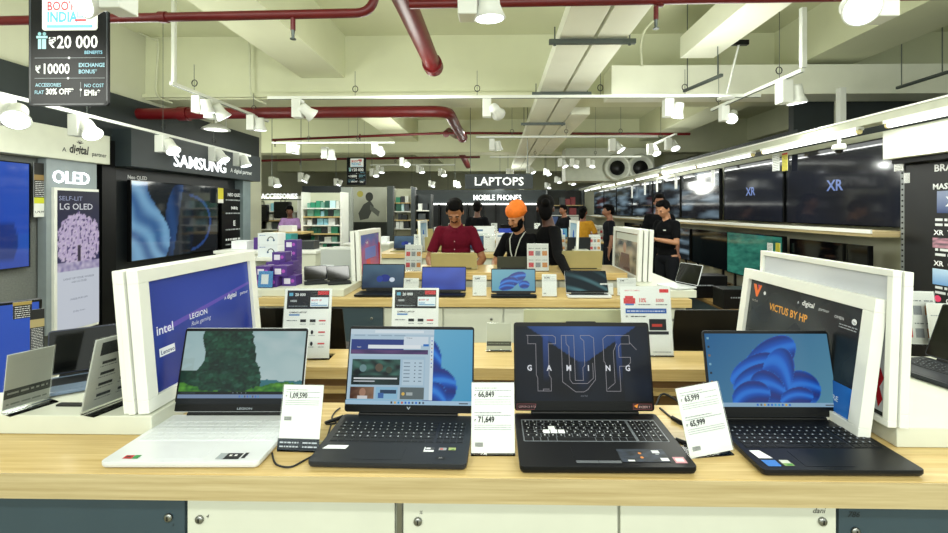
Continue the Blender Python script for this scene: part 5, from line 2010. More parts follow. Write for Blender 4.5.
yA = 2.83
xA, xB = atY(258, 299, yA).x, atY(692, 299, yA).x
counter(yA, 3.26, xA, xB, TZ, 'oak counter of the second row with four small open laptops', 7, (1,))
counter(3.30, 3.78, -1.02, 1.0, ZR, 'raised oak ledge in front of the two men', 4)
for k, (x0, x1, lab) in enumerate(((-1.75, -1.03, 'white plinth at the left end of the second row'), (1.01, 1.33, 'white plinth at the right end of the second row under the poster frames'))):
    t = MB(); t.box(x0, x1, 2.88, 3.95, TZ + .001, PZ); tag(t.build('plinth', CREAM, None, .003), lab, 'plinth')
    if k == 0:
        e = empty('side_counter', ((x0 + x1) / 2, 3.6, 0), 0, 'cream side counter under the left plinth of the second row', 'counter')
    else:
        e = empty('side_counter', ((x0 + x1) / 2, 3.6, 0), 0, 'cream side counter under the right plinth of the second row', 'counter')
    w = (x1 - x0) / 2
    t = MB(); t.box(-w, w, -.33, .38, TZ - .05, TZ); t.build('counter_top', OAK, e, .002)
    t = MB(); t.box(-w + .02, w - .02, -.33, .36, 0, TZ - .051); t.build('carcass', CREAM, e)


def p_night(t, w, h):
    t.grid(0, 0, w, h, 30, 20, lambda u, v: mix(lin('#1e3450'), lin('#4a6a80'), v + .3 * noise.noise(V((u * 3, v * 3, 2)))))
    t.disc(w * .55, h * .42, h * .22, '#1a2f8a', h * .16); t.disc(w * .42, h * .38, h * .14, '#25409c'); t.disc(w * .72, h * .35, h * .12, '#d8e6f4', h * .10)


def p_plainblue(t, w, h):
    t.grid(0, 0, w, h, 20, 14, lambda u, v: mix(lin('#16349a'), lin('#2c54c8'), .5 + .7 * noise.noise(V((u * 2, v * 2, 6)))))


p_bloom2 = lambda t, w, h: t.grid(0, 0, w, h, 60, 38, petal_wall('#6fb4c4', '#5a9ab4', [(1.2, .3, .2, .2, .3, 6), (.9, .6, .42, .25, .6, 7), (.65, .4, .35, .25, .3, 7), (.55, .2, .3, .18, .3, 6)]))


def p_folds(t, w, h):
    t.grid(0, 0, w, h, 50, 30, lambda u, v: mix(lin('#16262c'), lin('#5f8f94'), max(0, sin(9 * (v + .5 * u * u) + 3 * u)) ** 2 * (1 - abs(u - .5)) * (1.2 - v)))


def small_lap(u0, u1, vb, ptr, lab, rz=0.0, H=.175, tilt=12, z=TZ, D=.07, m=None, y=None):
    y = y or 3.0
    a, b = atY(u0, vb, y), atY(u1, vb, y)
    W = b.x - a.x
    return laptop(((a.x + b.x) / 2, (y or 3.1) - D / 2, z + .001), rz, W, D, lab, m or DARKB, KEYB, ptr, H, tilt=tilt, simple=True, bezel=(.006, .007, .018), th=.013)


small_lap(361, 404, 293, p_night, 'small laptop with a dark blue swirl screen, leftmost of the second row', H=.185, y=3.02, D=.16)
small_lap(421, 466, 293, p_plainblue, 'small laptop with a plain blue screen, in front of the maroon-shirted man', H=.175, y=2.96, D=.1)
small_lap(491, 536, 295, p_bloom2, 'small laptop with light blue petals on screen, in front of the turbaned man', H=.168, y=2.915)
small_lap(566, 609, 297, p_folds, 'silver-edged laptop tilted back, being touched by the dark figure', H=.165, tilt=30, y=2.93, D=.08, m=SILVER)


def away(u0, u1, y, m, lab, H=.13, z=ZR):
    a, b = atY(u0, 270, y), atY(u1, 270, y)
    laptop(((a.x + b.x) / 2, y + .11, z + .001), pi, b.x - a.x, .2, lab, m, KEYB, None, H, tilt=18, simple=True, th=.012)


GOLD = mat('pale gold lid', '#b3ab7c', .35, .3)
away(431, 477, 3.42, GOLD, 'pale gold laptop facing the maroon-shirted man')
away(497, 529, 3.42, mat('dark steel lid', '#3f4644', .35, .4), 'dark laptop facing the turbaned man', H=.10)
away(561, 602, 3.42, GOLD, 'pale gold laptop right of the dark figure', H=.15)

def mini(u, v, y, z, w, h, lab, rz=0.0, paint=None, nm='price_card'):
    p = atY(u, v, y)
    return card_stand((p.x, y, z + .001), rz, w, h, paint or price_paint('54,990'), lab, tilt=8, name=nm, base=.03)


mini(411, 291, 2.93, TZ, .105, .115, 'small white price card between the swirl laptop and the plain blue one')
mini(479.5, 296, 2.90, TZ, .095, .14, 'small white price card between the plain blue laptop and the petal laptop')
mini(549.5, 297, 2.89, TZ, .10, .15, 'small white price card between the petal laptop and the tilted laptop')
mini(627, 290, 2.93, TZ, .13, .12, 'small white price card behind the red-figured offer card')
mini(413, 270, 3.36, ZR, .135, .205, 'white card with red header on the raised ledge, left of the maroon-shirted man', paint=six_icons, nm='offer_card')
mini(538, 270, 3.36, ZR, .17, .215, 'white card with red header on the raised ledge, right of the turbaned man', paint=six_icons, nm='offer_card')


# posters standing at the ends of the second row
def p_mauve(t, w, h):
    t.grid(0, 0, w, h, 24, 20, lambda u, v: mix(lin('#3a4aa8'), lin('#c0507a'), 1 - v + .5 * noise.noise(V((u * 4, v * 4, 3)))))
    t.rect(w * .25, h * .35, w * .8, h * .65, '#5a6ac8'); t.rect(w * .3, h * .1, w * .5, h * .35, '#c83a4a'); t.text('vivo', w * .3, h * .75, h * .12, '#e8e8f4')


def p_photo(t, w, h):
    t.grid(0, 0, w, h, 30, 30, lambda u, v: mix(lin('#2c3430'), lin('#b8a890'), .5 + .9 * noise.noise(V((u * 4, v * 5, 7)))))
    t.disc(w * .45, h * .60, h * .14, '#b08a70'); t.poly([(w * .2, h * .02), (w * .7, h * .02), (w * .65, h * .45), (w * .3, h * .45)], '#5a3030'); t.rect(w * .05, h * .8, w * .95, h * .97, '#c8ccc0')


def p_bluepic(t, w, h):
    t.grid(0, 0, w, h, 16, 16, lambda u, v: mix(lin('#c8dce8'), lin('#9ac0dc'), v))
    t.disc(w * .5, h * .45, h * .18, '#2a6ad0', h * .25); t.disc(w * .6, h * .3, h * .1, '#1a4ab0')


for k, (x, y, W, z, rz, pt, lab, H) in enumerate((
        (-1.045, 3.5, .60, PZ, pi / 2, p_mauve, 'pink and blue poster in a white frame at the left end of the second row', .375),
        (-1.085, 3.5, .60, PZ, pi / 2, p_plain, 'plain white framed panel behind the pink and blue poster', .375),
        (1.075, 3.56, .70, PZ, -pi / 2, p_photo, 'photo poster in a white frame at the right end of the second row', .385),
        (1.115, 3.56, .70, PZ, -pi / 2, p_plain, 'plain white framed panel behind the photo poster at the right end', .385),
        (1.155, 3.56, .70, PZ, -pi / 2, p_plain, 'rearmost white framed panel behind the photo poster at the right end', .385),
        (1.10, 6.1, .62, PZ, -pi / 2, p_bluepic, 'white framed poster with blue petals in the third row', .385),
        (-1.05, 6.1, .62, PZ, pi / 2, p_bluepic, 'white framed poster at the left end of the third row', .385))):
    framed((x, y, z + .001), rz, W, H, pt, lab, lean=2)
# open silver laptop seen from the side on the right plinth, and its neighbour
laptop((1.245, 3.0, PZ + .001), radians(-68), .20, .17, 'open silver laptop seen from the side at the right end of the second row', SILVER, KEYW, None, .15, tilt=20, simple=True, th=.01)
mini(607, 283, 2.95, TZ, .09, .08, 'tiny card in front of the photo poster')

# things on the left end of the second row
def carton(p, sx, sy, sz, m, lab, paint=None, rz=0.0, group=None, nm='product_box', cat='box'):
    e = empty(nm, p, rz, lab, cat, group)
    t = MB(); t.box(-sx / 2, sx / 2, -sy / 2, sy / 2, 0, sz); t.build('carton', m, e, .003)
    if paint:
        g = MB(Matrix.Translation((-sx / 2, -sy / 2 - .0006, 0)) @ Matrix.Rotation(pi / 2, 4, 'X'))
        paint(g, sx, sz)
        g.build('box_print', PRINT, e)
    return e


WBOX = mat('white carton', '#e4e8ea', .5)
PURP = mat('purple carton', '#4a2a78', .45)


def hp_paint(t, w, h):
    t.rect(0, 0, w, h, '#dfe6ec'); t.line(arc(w * .66, h * .42, h * .26, 0, pi, 10), h * .07, '#2c3038'); t.disc(w * .66 - h * .26, h * .40, h * .09, '#3a5a80'); t.disc(w * .66 + h * .26, h * .40, h * .09, '#3a5a80')
    scribble(t, w * .08, w * .4, h * .8, h * .07, '#3a6ab0')


def pu_paint(t, w, h):
    t.rect(0, 0, w, h, '#4a2a80'); t.rect(w * .15, h * .2, w * .6, h * .75, '#d8d4e4'); t.disc(w * .75, h * .5, h * .18, '#a04ab0')


rk = empty('display_rack', (-2.07, 3.95, 0), 0, 'white open rack holding headphone boxes at left', 'rack')
t = MB(); t.box(-.14, -.12, -.15, .15, 0, 1.09); t.box(.12, .14, -.15, .15, 0, 1.09)
t.build('side_panel', WHITE, rk, .003)
for z in (.3, .7, 1.06):
    t = MB(); t.box(-.119, .119, -.15, .15, z, z + .03); t.build('shelf', WHITE, rk, .002)
t = MB(); t.box(-.119, .119, .13, .149, .1, 1.05); t.build('rear_panel', CREAM, rk)
for k in range(2):
    carton((-2.07, 3.93, 1.091 + k * .108), .18, .15, .106, WBOX, ['white headphone box on the rack, lower one', 'white headphone box on the rack, upper one'][k], hp_paint, group='white headphone boxes')
base = (-1.50, 3.15)
pos = [(-1.68, 3.0, .0), (-1.57, 3.0, .0), (-1.46, 3.05, .0), (-1.62, 3.0, .072), (-1.51, 3.02, .072), (-1.68, 3.25, 0), (-1.57, 3.25, 0), (-1.68, 3.25, .072), (-1.58, 3.26, .072), (-1.64, 3.26, .144), (-1.69, 3.55, 0), (-1.69, 3.55, .072), (-1.69, 3.55, .144), (-1.69, 3.55, .216)]
pl = ['front bottom left', 'front bottom middle', 'front bottom right', 'front upper left', 'front upper right', 'middle bottom left', 'middle bottom right', 'middle upper left', 'middle upper right', 'middle topmost', 'rear bottom', 'rear second', 'rear third', 'rear topmost']
first = None
for k, (x, y, dz) in enumerate(pos):
    if first is None:
        first = carton((x, y, PZ + .001), .10, .10, .071, PURP, '', pu_paint, group='purple boxes on the left plinth', nm='gadget_box')
        q = first
    else:
        q = copy_tree(first)
        q.location = (x, y, PZ + .001 + dz)
    q['label'] = 'small purple gadget box in the pile at left, ' + pl[k] + ' one'
carton((-1.22, 3.55, PZ + .001), .36, .3, .22, mat('pale grey printer shell', '#b9bdb8', .5), 'pale grey printer box behind the tilted tablets at left', lambda t, w, h: (t.rect(0, 0, w, h, '#b4b9b4'), t.rect(w * .05, h * .15, w * .3, h * .45, '#e8ecee'), t.rect(w * .08, h * .2, w * .2, h * .35, '#c84a3a')), nm='printer_box')
for k, x in enumerate((-1.31, -1.14)):
    laptop((x, 3.10, PZ + .001), radians(25), .16, .12, ['small grey tablet standing on a keyboard, left one', 'small grey tablet standing on a keyboard, right one'][k], GRAPH, KEYG, None, .12, tilt=35, simple=True, th=.01, name='tablet', cat='tablet')
mini(253 + 12, 292, 2.92, PZ, .10, .11, 'blue and white accessory card at the left end of the second row', paint=lambda t, w, h: (t.rect(0, 0, w, h, '#4a90d0'), t.rect(w * .2, h * .2, w * .7, h * .8, '#e8eef4')))
# stool-like red bag and white sign stand
e = empty('handbag', atZ(337, 262, 1.12) + V((0, 0, -.14)), 0, 'red bag beside the printer box', 'bag')
e.location = (-1.14, 3.80, PZ + .001)
t = MB(); t.prism([(-.12, -.05), (.12, -.05), (.10, .05), (-.10, .05)], 0, .26); t.build('bag_body', mat('red leather', '#a81c22', .5), e, .02, 3)
t = MB(); t.tube([(-.06, 0, .26), (-.05, 0, .34), (.05, 0, .34), (.06, 0, .26)], .006, 6); t.build('handle', BLACK, e)

# ----------------------------------------------------- third and farther rows
rr = random.Random(11)
ord_ = ['third', 'fourth', 'fifth']
for ri, (yy, xa_, xb_) in enumerate(((5.7, -1.6, 1.35), (8.3, -1.7, 1.5), (10.9, -1.7, 1.6))):
    counter(yy, yy + .9, xa_, xb_, TZ, 'long oak counter of the %s row in the middle of the shop' % ord_[ri], 5)
    n = 6
    for k in range(n):
        x = xa_ + .28 + (xb_ - xa_ - .5) * k / (n - 1)
        m = rr.choice([GRAPH, SILVER, DARKB, GOLD])
        side = ['leftmost', 'second from left', 'third from left', 'fourth from left', 'fifth from left', 'rightmost'][k]
        if ri < 2 or k % 2:
            laptop((x, yy + .35, TZ + .001), pi if (k + ri) % 2 else 0, .32, .2, 'open laptop %s on the %s row counter' % (side, ord_[ri]), m, KEYB, None if (k + ri) % 2 else rr.choice([p_plainblue, p_bloom2, p_night]), .2, tilt=14, simple=True, bezel=(.006, .007, .018))
        card_stand((x + .24, yy + .30, TZ + .001), 0, .16, .24, rr.choice([six_icons, price_paint('39,990')]), 'white card %s on the %s row counter' % (side, ord_[ri]), tilt=6, name='offer_card', cat='offer card')
# white plinth block under the third-row posters
for s_, x in ((-1, -1.12), (1, 1.14)):
    t = MB(); t.box(x - .1, x + .1, 5.72, 6.55, TZ + .001, PZ); tag(t.build('plinth', CREAM, None, .003), ['white plinth at the left end of the third row', 'white plinth at the right end of the third row'][s_ > 0], 'plinth')

# hanging signs
def hanging_sign(u0, u1, v0, v1, y, txt, lab, size, lit=False, top=None):
    a, b = atY(u0, v1, y), atY(u1, v0, y)
    w, h = b.x - a.x, b.z - a.z
    e = empty('hanging_sign', ((a.x + b.x) / 2, y, a.z), 0, lab, 'sign')
    t = MB(); t.box(-w / 2, w / 2, -.03, .03, 0, h); t.build('sign_box', mat('sign slate', '#1c2527', .5), e, .004)
    for s_ in (-1, 1):
        g = MB(Matrix.Rotation(0 if s_ < 0 else pi, 4, 'Z') @ Matrix.Translation((0, -.031, h * .24)) @ Matrix.Rotation(pi / 2, 4, 'X'))
        g.text(txt, 0, 0, size * h, (1, 1, 1), 'CENTER', .012, 1.05)
        g.build('sign_lettering', LETW if lit else mat('white letter', '#f0f4f2', .4, emit='#ffffff', estr=.55), e)
    for x in (-w * .42, w * .42):
        t = MB(); t.cyl((x, 0, h), (x, 0, (top or ZS) - a.z), .006, n=6); t.build('hanging_rod', GALV, e)
    return e


hanging_sign(465, 533, 174, 189, 8.6, 'LAPTOPS', 'dark hanging sign with white lettering about laptops over the aisle', .78)

# mobile phones zone: long dark header with light strip, black shelving below
e = empty('shop_fascia', (0, 15.0, 0), 0, 'long dark fascia with white lettering about mobile phones and a light strip below', 'fascia')
a, b = atY(412, 204, 15), atY(566, 190, 15)
t = MB(); t.box(a.x, b.x, -.1, .1, a.z, b.z); t.build('header_board', mat('sign slate', '#1c2527', .5), e)
t = MB(); t.box(a.x, b.x, -.2, -.1, a.z - .03, a.z + .02); t.build('light_strip', TUBEG, e)
p = atY(473, 199.5, 14.88)
g = MB(Matrix.Translation((p.x, -.12, p.z - .02)) @ Matrix.Rotation(pi / 2, 4, 'X'))
g.text('MOBILE PHONES', 0, 0, .26, (1, 1, 1), 'LEFT', .006, .86)
g.build('sign_lettering', LETW, e)
t = MB(); t.box(a.x, b.x, .1, .2, 0, a.z); t.build('back_board', mat('charcoal board', '#12171b', .45, var=.1), e)
t = MB()
for k in range(12):
    x = a.x + (b.x - a.x) * k / 11
    t.box(x - .03, x + .03, -.25, .1, 0, a.z)
t.build('uprights', BLACK, e)


def shelf_unit(loc, W, H, D, rows, label, palette, rz=0.0, fill=.95, seed=1, header=None, frame=None, per=.13, maxn=200, grp=None):
    """open shelving filled with product packs; every pack is a thing of its own"""
    e = empty('shelving_unit', loc, rz, label, 'shelving')
    t = MB(); t.box(-W / 2, W / 2, D - .03, D, 0, H); t.build('back_panel', frame or WALLM, e)
    for s_ in (-1, 1):
        t = MB(); t.box(s_ * W / 2 - .02, s_ * W / 2 + .02, 0, D, 0, H); t.build('upright', frame or WHITE, e)
    r = random.Random(seed)
    R = Matrix.Rotation(rz, 4, 'Z')
    for j in range(rows):
        z = .15 + (H - .3) * j / rows
        t = MB(); t.box(-W / 2 + .02, W / 2 - .02, 0, D - .03, z - .025, z); t.build('shelf', OAK if j % 2 else WHITE, e)
        if 1.1 > z + (H - .3) / rows * .8 and loc[1] > 9:
            continue
        x = -W / 2 + .08
        while x < W / 2 - .1:
            w = r.uniform(.6, 1.5) * per
            h = r.uniform(.55, .9) * (H - .3) / rows
            if r.random() < fill and x + w < W / 2 - .04:
                c = r.choice(palette)
                key = (c, round(w, 1), round(h, 1))
                m = mat('pack ' + c, c, .45, var=.1)
                p = V(loc) + R @ V((x + w / 2, D * .35, z + .001))
                PACKS.append((p, rz, w * .92, D * .4, h, c, m))
            x += w * 1.05
    if header:
        t = MB(); t.box(-W / 2, W / 2, -.02, .02, H, H + .28); hb = t.build('header_board', mat('sign slate', '#1c2527', .5), e)
        g = MB(Matrix.Translation((0, -.022, H + .06)) @ Matrix.Rotation(pi / 2, 4, 'X')); g.text(header, 0, 0, .2, (1, 1, 1), 'CENTER', .02)
        g.build('sign_lettering', LETW, hb)
    return e


PACKS = []
pal1 = ['#2f8a6a', '#bfe0e4', '#e4e8e4', '#1f5a4a', '#8ac0d0', '#20282c', '#d8dcd4', '#6a9a8a']
pal2 = ['#1c2024', '#2a3036', '#dfe2dc', '#8a2a30', '#3a5a9a', '#c8ccc4', '#454c50']
def shelf_px(u0, u1, v0, y, **k):
    a, b = atY(u0, v0, y), atY(u1, v0, y)
    return shelf_unit(((a.x + b.x) / 2, y, 0), b.x - a.x, a.z, .4, **k)


shelf_px(302, 341, 192, 8.8, rows=9, per=.10, label='tall shelving with green and pale blue packs, left of the far offer board', palette=pal1, seed=4)
shelf_px(252, 298, 196, 10.5, rows=7, label='shelving with bags and pale packs behind the lilac-shirted man', palette=pal2 + ['#dfe2dc', '#8ac0d0', '#e4e8e4'], seed=8, fill=.9, per=.16)
shelf_px(392, 412, 188, 11.0, rows=8, label='narrow shelving full of tiny packs right of the black and white poster', palette=pal1 + pal2, seed=12, per=.10)
shelf_px(414, 430, 194, 10.0, rows=7, label='narrow dark shelving beside the maroon-shirted man', palette=pal2, seed=15, frame=DARKW)
shelf_px(548, 584, 190, 13.0, rows=6, label='dark shelving in the far right of the aisle', palette=pal2, seed=19, frame=DARKW, per=.2)
pack_proto = {}
where = {0: 'left', 1: 'middle'}
for k, (p, rz, w, d, h, c, m) in enumerate(PACKS):
    if c not in pack_proto:
        t = MB(); t.box(-.5, .5, -.5, .5, 0, 1)
        pack_proto[c] = t.build('product_pack', m, None)
        o = pack_proto[c]
    else:
        o = pack_proto[c].copy()
        COL.objects.link(o)
    o.location = p
    o.rotation_euler = (0, 0, rz)
    o.scale = (w, d, h)
    cn = {'#2f8a6a': 'green', '#bfe0e4': 'pale blue', '#e4e8e4': 'white', '#1f5a4a': 'dark green', '#8ac0d0': 'light blue', '#20282c': 'black', '#d8dcd4': 'off-white', '#6a9a8a': 'grey-green', '#1c2024': 'black', '#2a3036': 'charcoal', '#dfe2dc': 'white', '#8a2a30': 'dark red', '#3a5a9a': 'blue', '#c8ccc4': 'light grey', '#454c50': 'grey'}[c]
    tag(o, '%s product pack standing on the far accessory shelving' % cn, 'pack', '%s packs on the far shelving' % cn)

# accessories lettering, wall bags, black and white poster, posts
p0, p1 = atY(257, 199, 10.3), atY(302, 199, 10.3)
e = empty('hanging_sign', ((p0.x + p1.x) / 2, 10.3, p0.z), 0, 'white lit lettering about accessories hanging at far left', 'sign')
t = MB(); t.box(-.62, .62, 0, .02, -.03, .0); t.build('letter_rail', GALV, e)
g = MB(Matrix.Rotation(pi / 2, 4, 'X')); g.text('ACCESSORIES', 0, .01, .17, (1, 1, 1), 'CENTER', .008, .85, depth=.01)
g.build('lit_lettering', LETW, e)
bw = atY(352, 222, 12.5)
e = empty('wall_poster', atY(370, 222, 12.5), 0, 'large black and white sports poster on the far wall', 'poster')
w_ = (atY(387, 200, 12.5).x - atY(354, 200, 12.5).x) / 2
h_ = atY(370, 187, 12.5).z - atY(370, 222, 12.5).z
t = MB(); t.box(-w_, w_, 0, .04, 0, h_); t.build('board', WALLM, e)
g = MB(Matrix.Translation((-w_, -.001, 0)) @ Matrix.Rotation(pi / 2, 4, 'X'))
g.grid(0, 0, 2 * w_, h_, 20, 20, lambda u, v: mix(lin('#a8aca0'), lin('#d4d8cc'), v + .4 * noise.noise(V((u * 3, v * 3, 2)))))
W2 = 2 * w_
g.poly([(W2 * .20, h_ * .05), (W2 * .45, h_ * .10), (W2 * .62, h_ * .45), (W2 * .50, h_ * .62), (W2 * .30, h_ * .50), (W2 * .15, h_ * .25)], '#4a4e4c')
g.disc(W2 * .48, h_ * .72, h_ * .11, '#3a3d3c', h_ * .13); g.poly([(W2 * .5, h_ * .5), (W2 * .8, h_ * .3), (W2 * .75, h_ * .15), (W2 * .5, h_ * .35)], '#6a6e6a'); g.disc(W2 * .2, h_ * .8, h_ * .09, '#c8c060')
g.build('poster_print', PRINT, e)
for k, (u0, u1, v0, y, c, lab) in enumerate(((341, 351, 187, 9.2, '#8a8f88', 'grey square post left of the black and white poster'), (387, 393, 186, 10.2, '#2a3230', 'dark post right of the black and white poster'), (411, 415, 187, 9.6, '#232a2c', 'dark post left of the maroon-shirted man'),
                                             (302, 342, 186, 9.3, '#1c2224', 'dark header board above the green shelving'))):
    a, b = atY(u0, v0, y), atY(u1, v0, y)
    t = MB()
    if k == 3:
        t.box(a.x, b.x, y, y + .05, a.z - .15, a.z); nm, ct = 'header_board', 'board'
    else:
        t.box(a.x, b.x, y, y + .15, 0, a.z); nm, ct = 'display_post', 'post'
    tag(t.build(nm, mat('post ' + c, c, .5)), lab, ct)
# bags on the far wall
for k, (u, v, s_) in enumerate(((249, 212, 1), (262, 213, 1.1), (283, 210, 1.4))):
    p = atY(u, v, 10.2)
    e = empty('hanging_bag', p, 0, ['black laptop bag hanging far left, first one', 'black laptop bag hanging far left, second one', 'wide black backpack hanging above the lilac-shirted man'][k], 'bag')
    t = MB(); t.box(-.14 * s_, .14 * s_, -.08, .06, -.2, .2); t.build('bag_body', BLACK, e, .03, 3)
    t = MB(); t.tube([(-.05, 0, .19), (-.05, 0, .27), (.05, 0, .27), (.05, 0, .19)], .01, 6); t.build('handle', BLACK, e)
# dark cashier desk of the lilac man and white low cabinet
a, b = atY(275, 232, 8.3), atY(301, 232, 8.3)
e = empty('service_desk', ((a.x + b.x) / 2, 8.5, 0), 0, 'dark desk in front of the lilac-shirted man', 'desk')
w_ = (b.x - a.x) / 2
t = MB(); t.box(-w_, w_, -.25, .25, 0, a.z - .04); t.build('desk_body', BLACK, e)
t = MB(); t.box(-w_ - .04, w_ + .04, -.28, .28, a.z - .04, a.z); t.build('desk_top', OAK, e)
carton((e.location.x - .1, 8.5, a.z + .001), .28, .2, .12, WBOX, 'small pale box on the dark desk in front of the lilac-shirted man')
# rack of purple boxes lower left and white counter between
for k, (x, y, w_, d_, z_, lab) in enumerate(((-3.2, 6.2, 1.4, .6, .95, 'white counter at left beyond the second row'), (-2.6, 8.8, .9, .5, .85, 'white cabinet in front of the green shelving'))):
    e = empty('sales_counter', (x, y, 0), 0, lab, 'counter')
    t = MB(); t.box(-w_ / 2, w_ / 2, -d_ / 2, d_ / 2, 0, z_ - .04); t.build('body', CREAM, e, .004)
    t = MB(); t.box(-w_ / 2 - .02, w_ / 2 + .02, -d_ / 2 - .02, d_ / 2 + .02, z_ - .04, z_); t.build('counter_top', WHITE, e, .004)
    for q in range(4):
        carton((x - w_ * .35 + w_ * .23 * q, y, z_ + .001), w_ * .16, .2, .12 + .05 * (q % 3), [WBOX, PURP, mat('teal carton', '#2a8a8a', .5), mat('dark carton', '#22262a', .5)][(q + k) % 4],
               ['leftmost', 'second', 'third', 'rightmost'][q] + [' box on the white counter beyond the second row', ' box on the white cabinet by the green shelving'][k])
for k, (x, w_, h_) in enumerate(((-.62, .3, .26), (-.2, .34, .34), (.12, .26, .24), (.85, .24, .3))):
    carton((x, 6.42, TZ + .001), w_, .2, h_, WBOX, ['leftmost', 'second', 'third', 'rightmost'][k] + ' white device carton at the back of the third row counter', lambda t, w, h: (t.rect(0, 0, w, h, '#e2e6e6'), t.rect(w * .2, h * .25, w * .7, h * .7, '#c4d0cc'), t.rect(w * .1, h * .8, w * .5, h * .88, '#5a7a9a')))
# far back wall dressing: dark upper band
e = empty('far_display_wall', (0, 18.2, 0), 0, 'dark display wall closing the far end of the shop', 'display wall')
t = MB(); t.box(-8.8, 8.8, 0, .2, 0, 2.1); t.build('wall_board', mat('dim board', '#3c423e', .6, var=.3, scale=1.2), e)
for k in range(22):
    x = -7.5 + k * .62
    g = MB(Matrix.Translation((x, -.01, rr.uniform(1.3, 2.1))) @ Matrix.Rotation(pi / 2, 4, 'X'))
    g.rect(0, 0, rr.uniform(.2, .5), rr.uniform(.15, .45), rr.choice(['#dfe6e8', '#7ab0c8', '#c8ccb8', '#a84a3a', '#e8ece0', '#3a6a9a']))
    g.build('wall_picture', PRINT, e)
# gondola rows right of the aisle so the floor is not bare
for k, (x, y, w_, lab) in enumerate(((2.0, 8.6, .5, 'dark waist-high display block behind the guard'), (1.95, 11.3, .6, 'dark waist-high display block far along the right aisle'))):
    e = empty('display_block', (x, y, 0), 0, lab, 'display block')
    t = MB(); t.box(-w_ / 2, w_ / 2, -.8, .8, 0, .9); t.build('body', DGREY, e, .004)
    t = MB(); t.box(-w_ / 2 - .01, w_ / 2 + .01, -.81, .81, .9, .93); t.build('top_board', OAK, e, .003)
    for q in range(3):
        card_stand((x, y - .6 + q * .5, .931), 0, .18, .28, six_icons, ['front', 'middle', 'rear'][q] + ' card on the ' + lab, tilt=5, name='offer_card', cat='offer card')
# =============================================================== people
def bake(name, mb, m, parent, voxel, smooth=6):
    o = mb.build(name, m)
    r = o.modifiers.new('r', 'REMESH'); r.mode = 'VOXEL'; r.voxel_size = voxel; r.use_smooth_shade = True
    s_ = o.modifiers.new('s', 'SMOOTH'); s_.factor = .5; s_.iterations = smooth
    dg = bpy.context.evaluated_depsgraph_get()
    me = bpy.data.meshes.new_from_object(o.evaluated_get(dg))
    old = o.data
    o.modifiers.clear()
    o.data = me
    bpy.data.meshes.remove(old)
    me.name = name
    if not me.materials:
        me.materials.append(m)
    me.polygons.foreach_set('use_smooth', [True] * len(me.polygons))
    o.parent = parent
    return o


def limb(mb, pts, rs, add=0.0):
    for i in range(len(pts) - 1):
        mb.cyl(pts[i], pts[i + 1], rs[i] + add, rs[i + 1] + add, 14)
    for p, r in zip(pts, rs):
        mb.sphere(p, r + add, 14, 8)


def hand(mb, wrist, d, up, sc=1.0, curl=.5, thumb=1):
    """palm, four unequal bent fingers and a thumb leaving the side of the palm"""
    d, up = V(d).normalized(), V(up).normalized()
    side = d.cross(up).normalized()
    up = side.cross(d).normalized()
    w = V(wrist)
    c = w + d * .045 * sc
    for k in range(5):
        f = (k - 2) / 2
        mb.sphere(c + side * f * .028 * sc, (.020 * sc,) * 3, 10, 6)
        mb.sphere(w + d * .02 * sc + side * f * .018 * sc, (.019 * sc,) * 3, 10, 6)
        mb.sphere(w + d * .068 * sc + side * f * .030 * sc, (.016 * sc,) * 3, 10, 6)
    for k, L in enumerate((.062, .074, .078, .070)):
        b = w + d * .078 * sc + side * ((k - 1.5) * .021 * sc)
        a1 = -curl * .5
        d1 = (d * cos(a1) + up * sin(a1)).normalized()
        d2 = (d * cos(a1 * 2.4) + up * sin(a1 * 2.4)).normalized()
        m_ = b + d1 * L * .5 * sc
        t_ = m_ + d2 * L * .5 * sc
        mb.cyl(b, m_, .0095 * sc, .0088 * sc, 8); mb.cyl(m_, t_, .0088 * sc, .0075 * sc, 8)
        mb.sphere(m_, .0088 * sc, 8, 6); mb.sphere(t_, .0075 * sc, 8, 6)
    b = w + d * .03 * sc - side * thumb * .030 * sc
    td = (d * .7 - side * thumb * .7 - up * .3).normalized()
    mb.cyl(b, b + td * .035 * sc, .012 * sc, .010 * sc, 8); mb.sphere(b + td * .035 * sc, .010 * sc, 8, 6)
    td2 = (d * .95 - side * thumb * .2 - up * .3).normalized()
    mb.cyl(b + td * .035 * sc, b + td * .035 * sc + td2 * .028 * sc, .010 * sc, .008 * sc, 8); mb.sphere(b + td * .035 * sc + td2 * .028 * sc, .008 * sc, 8, 6)


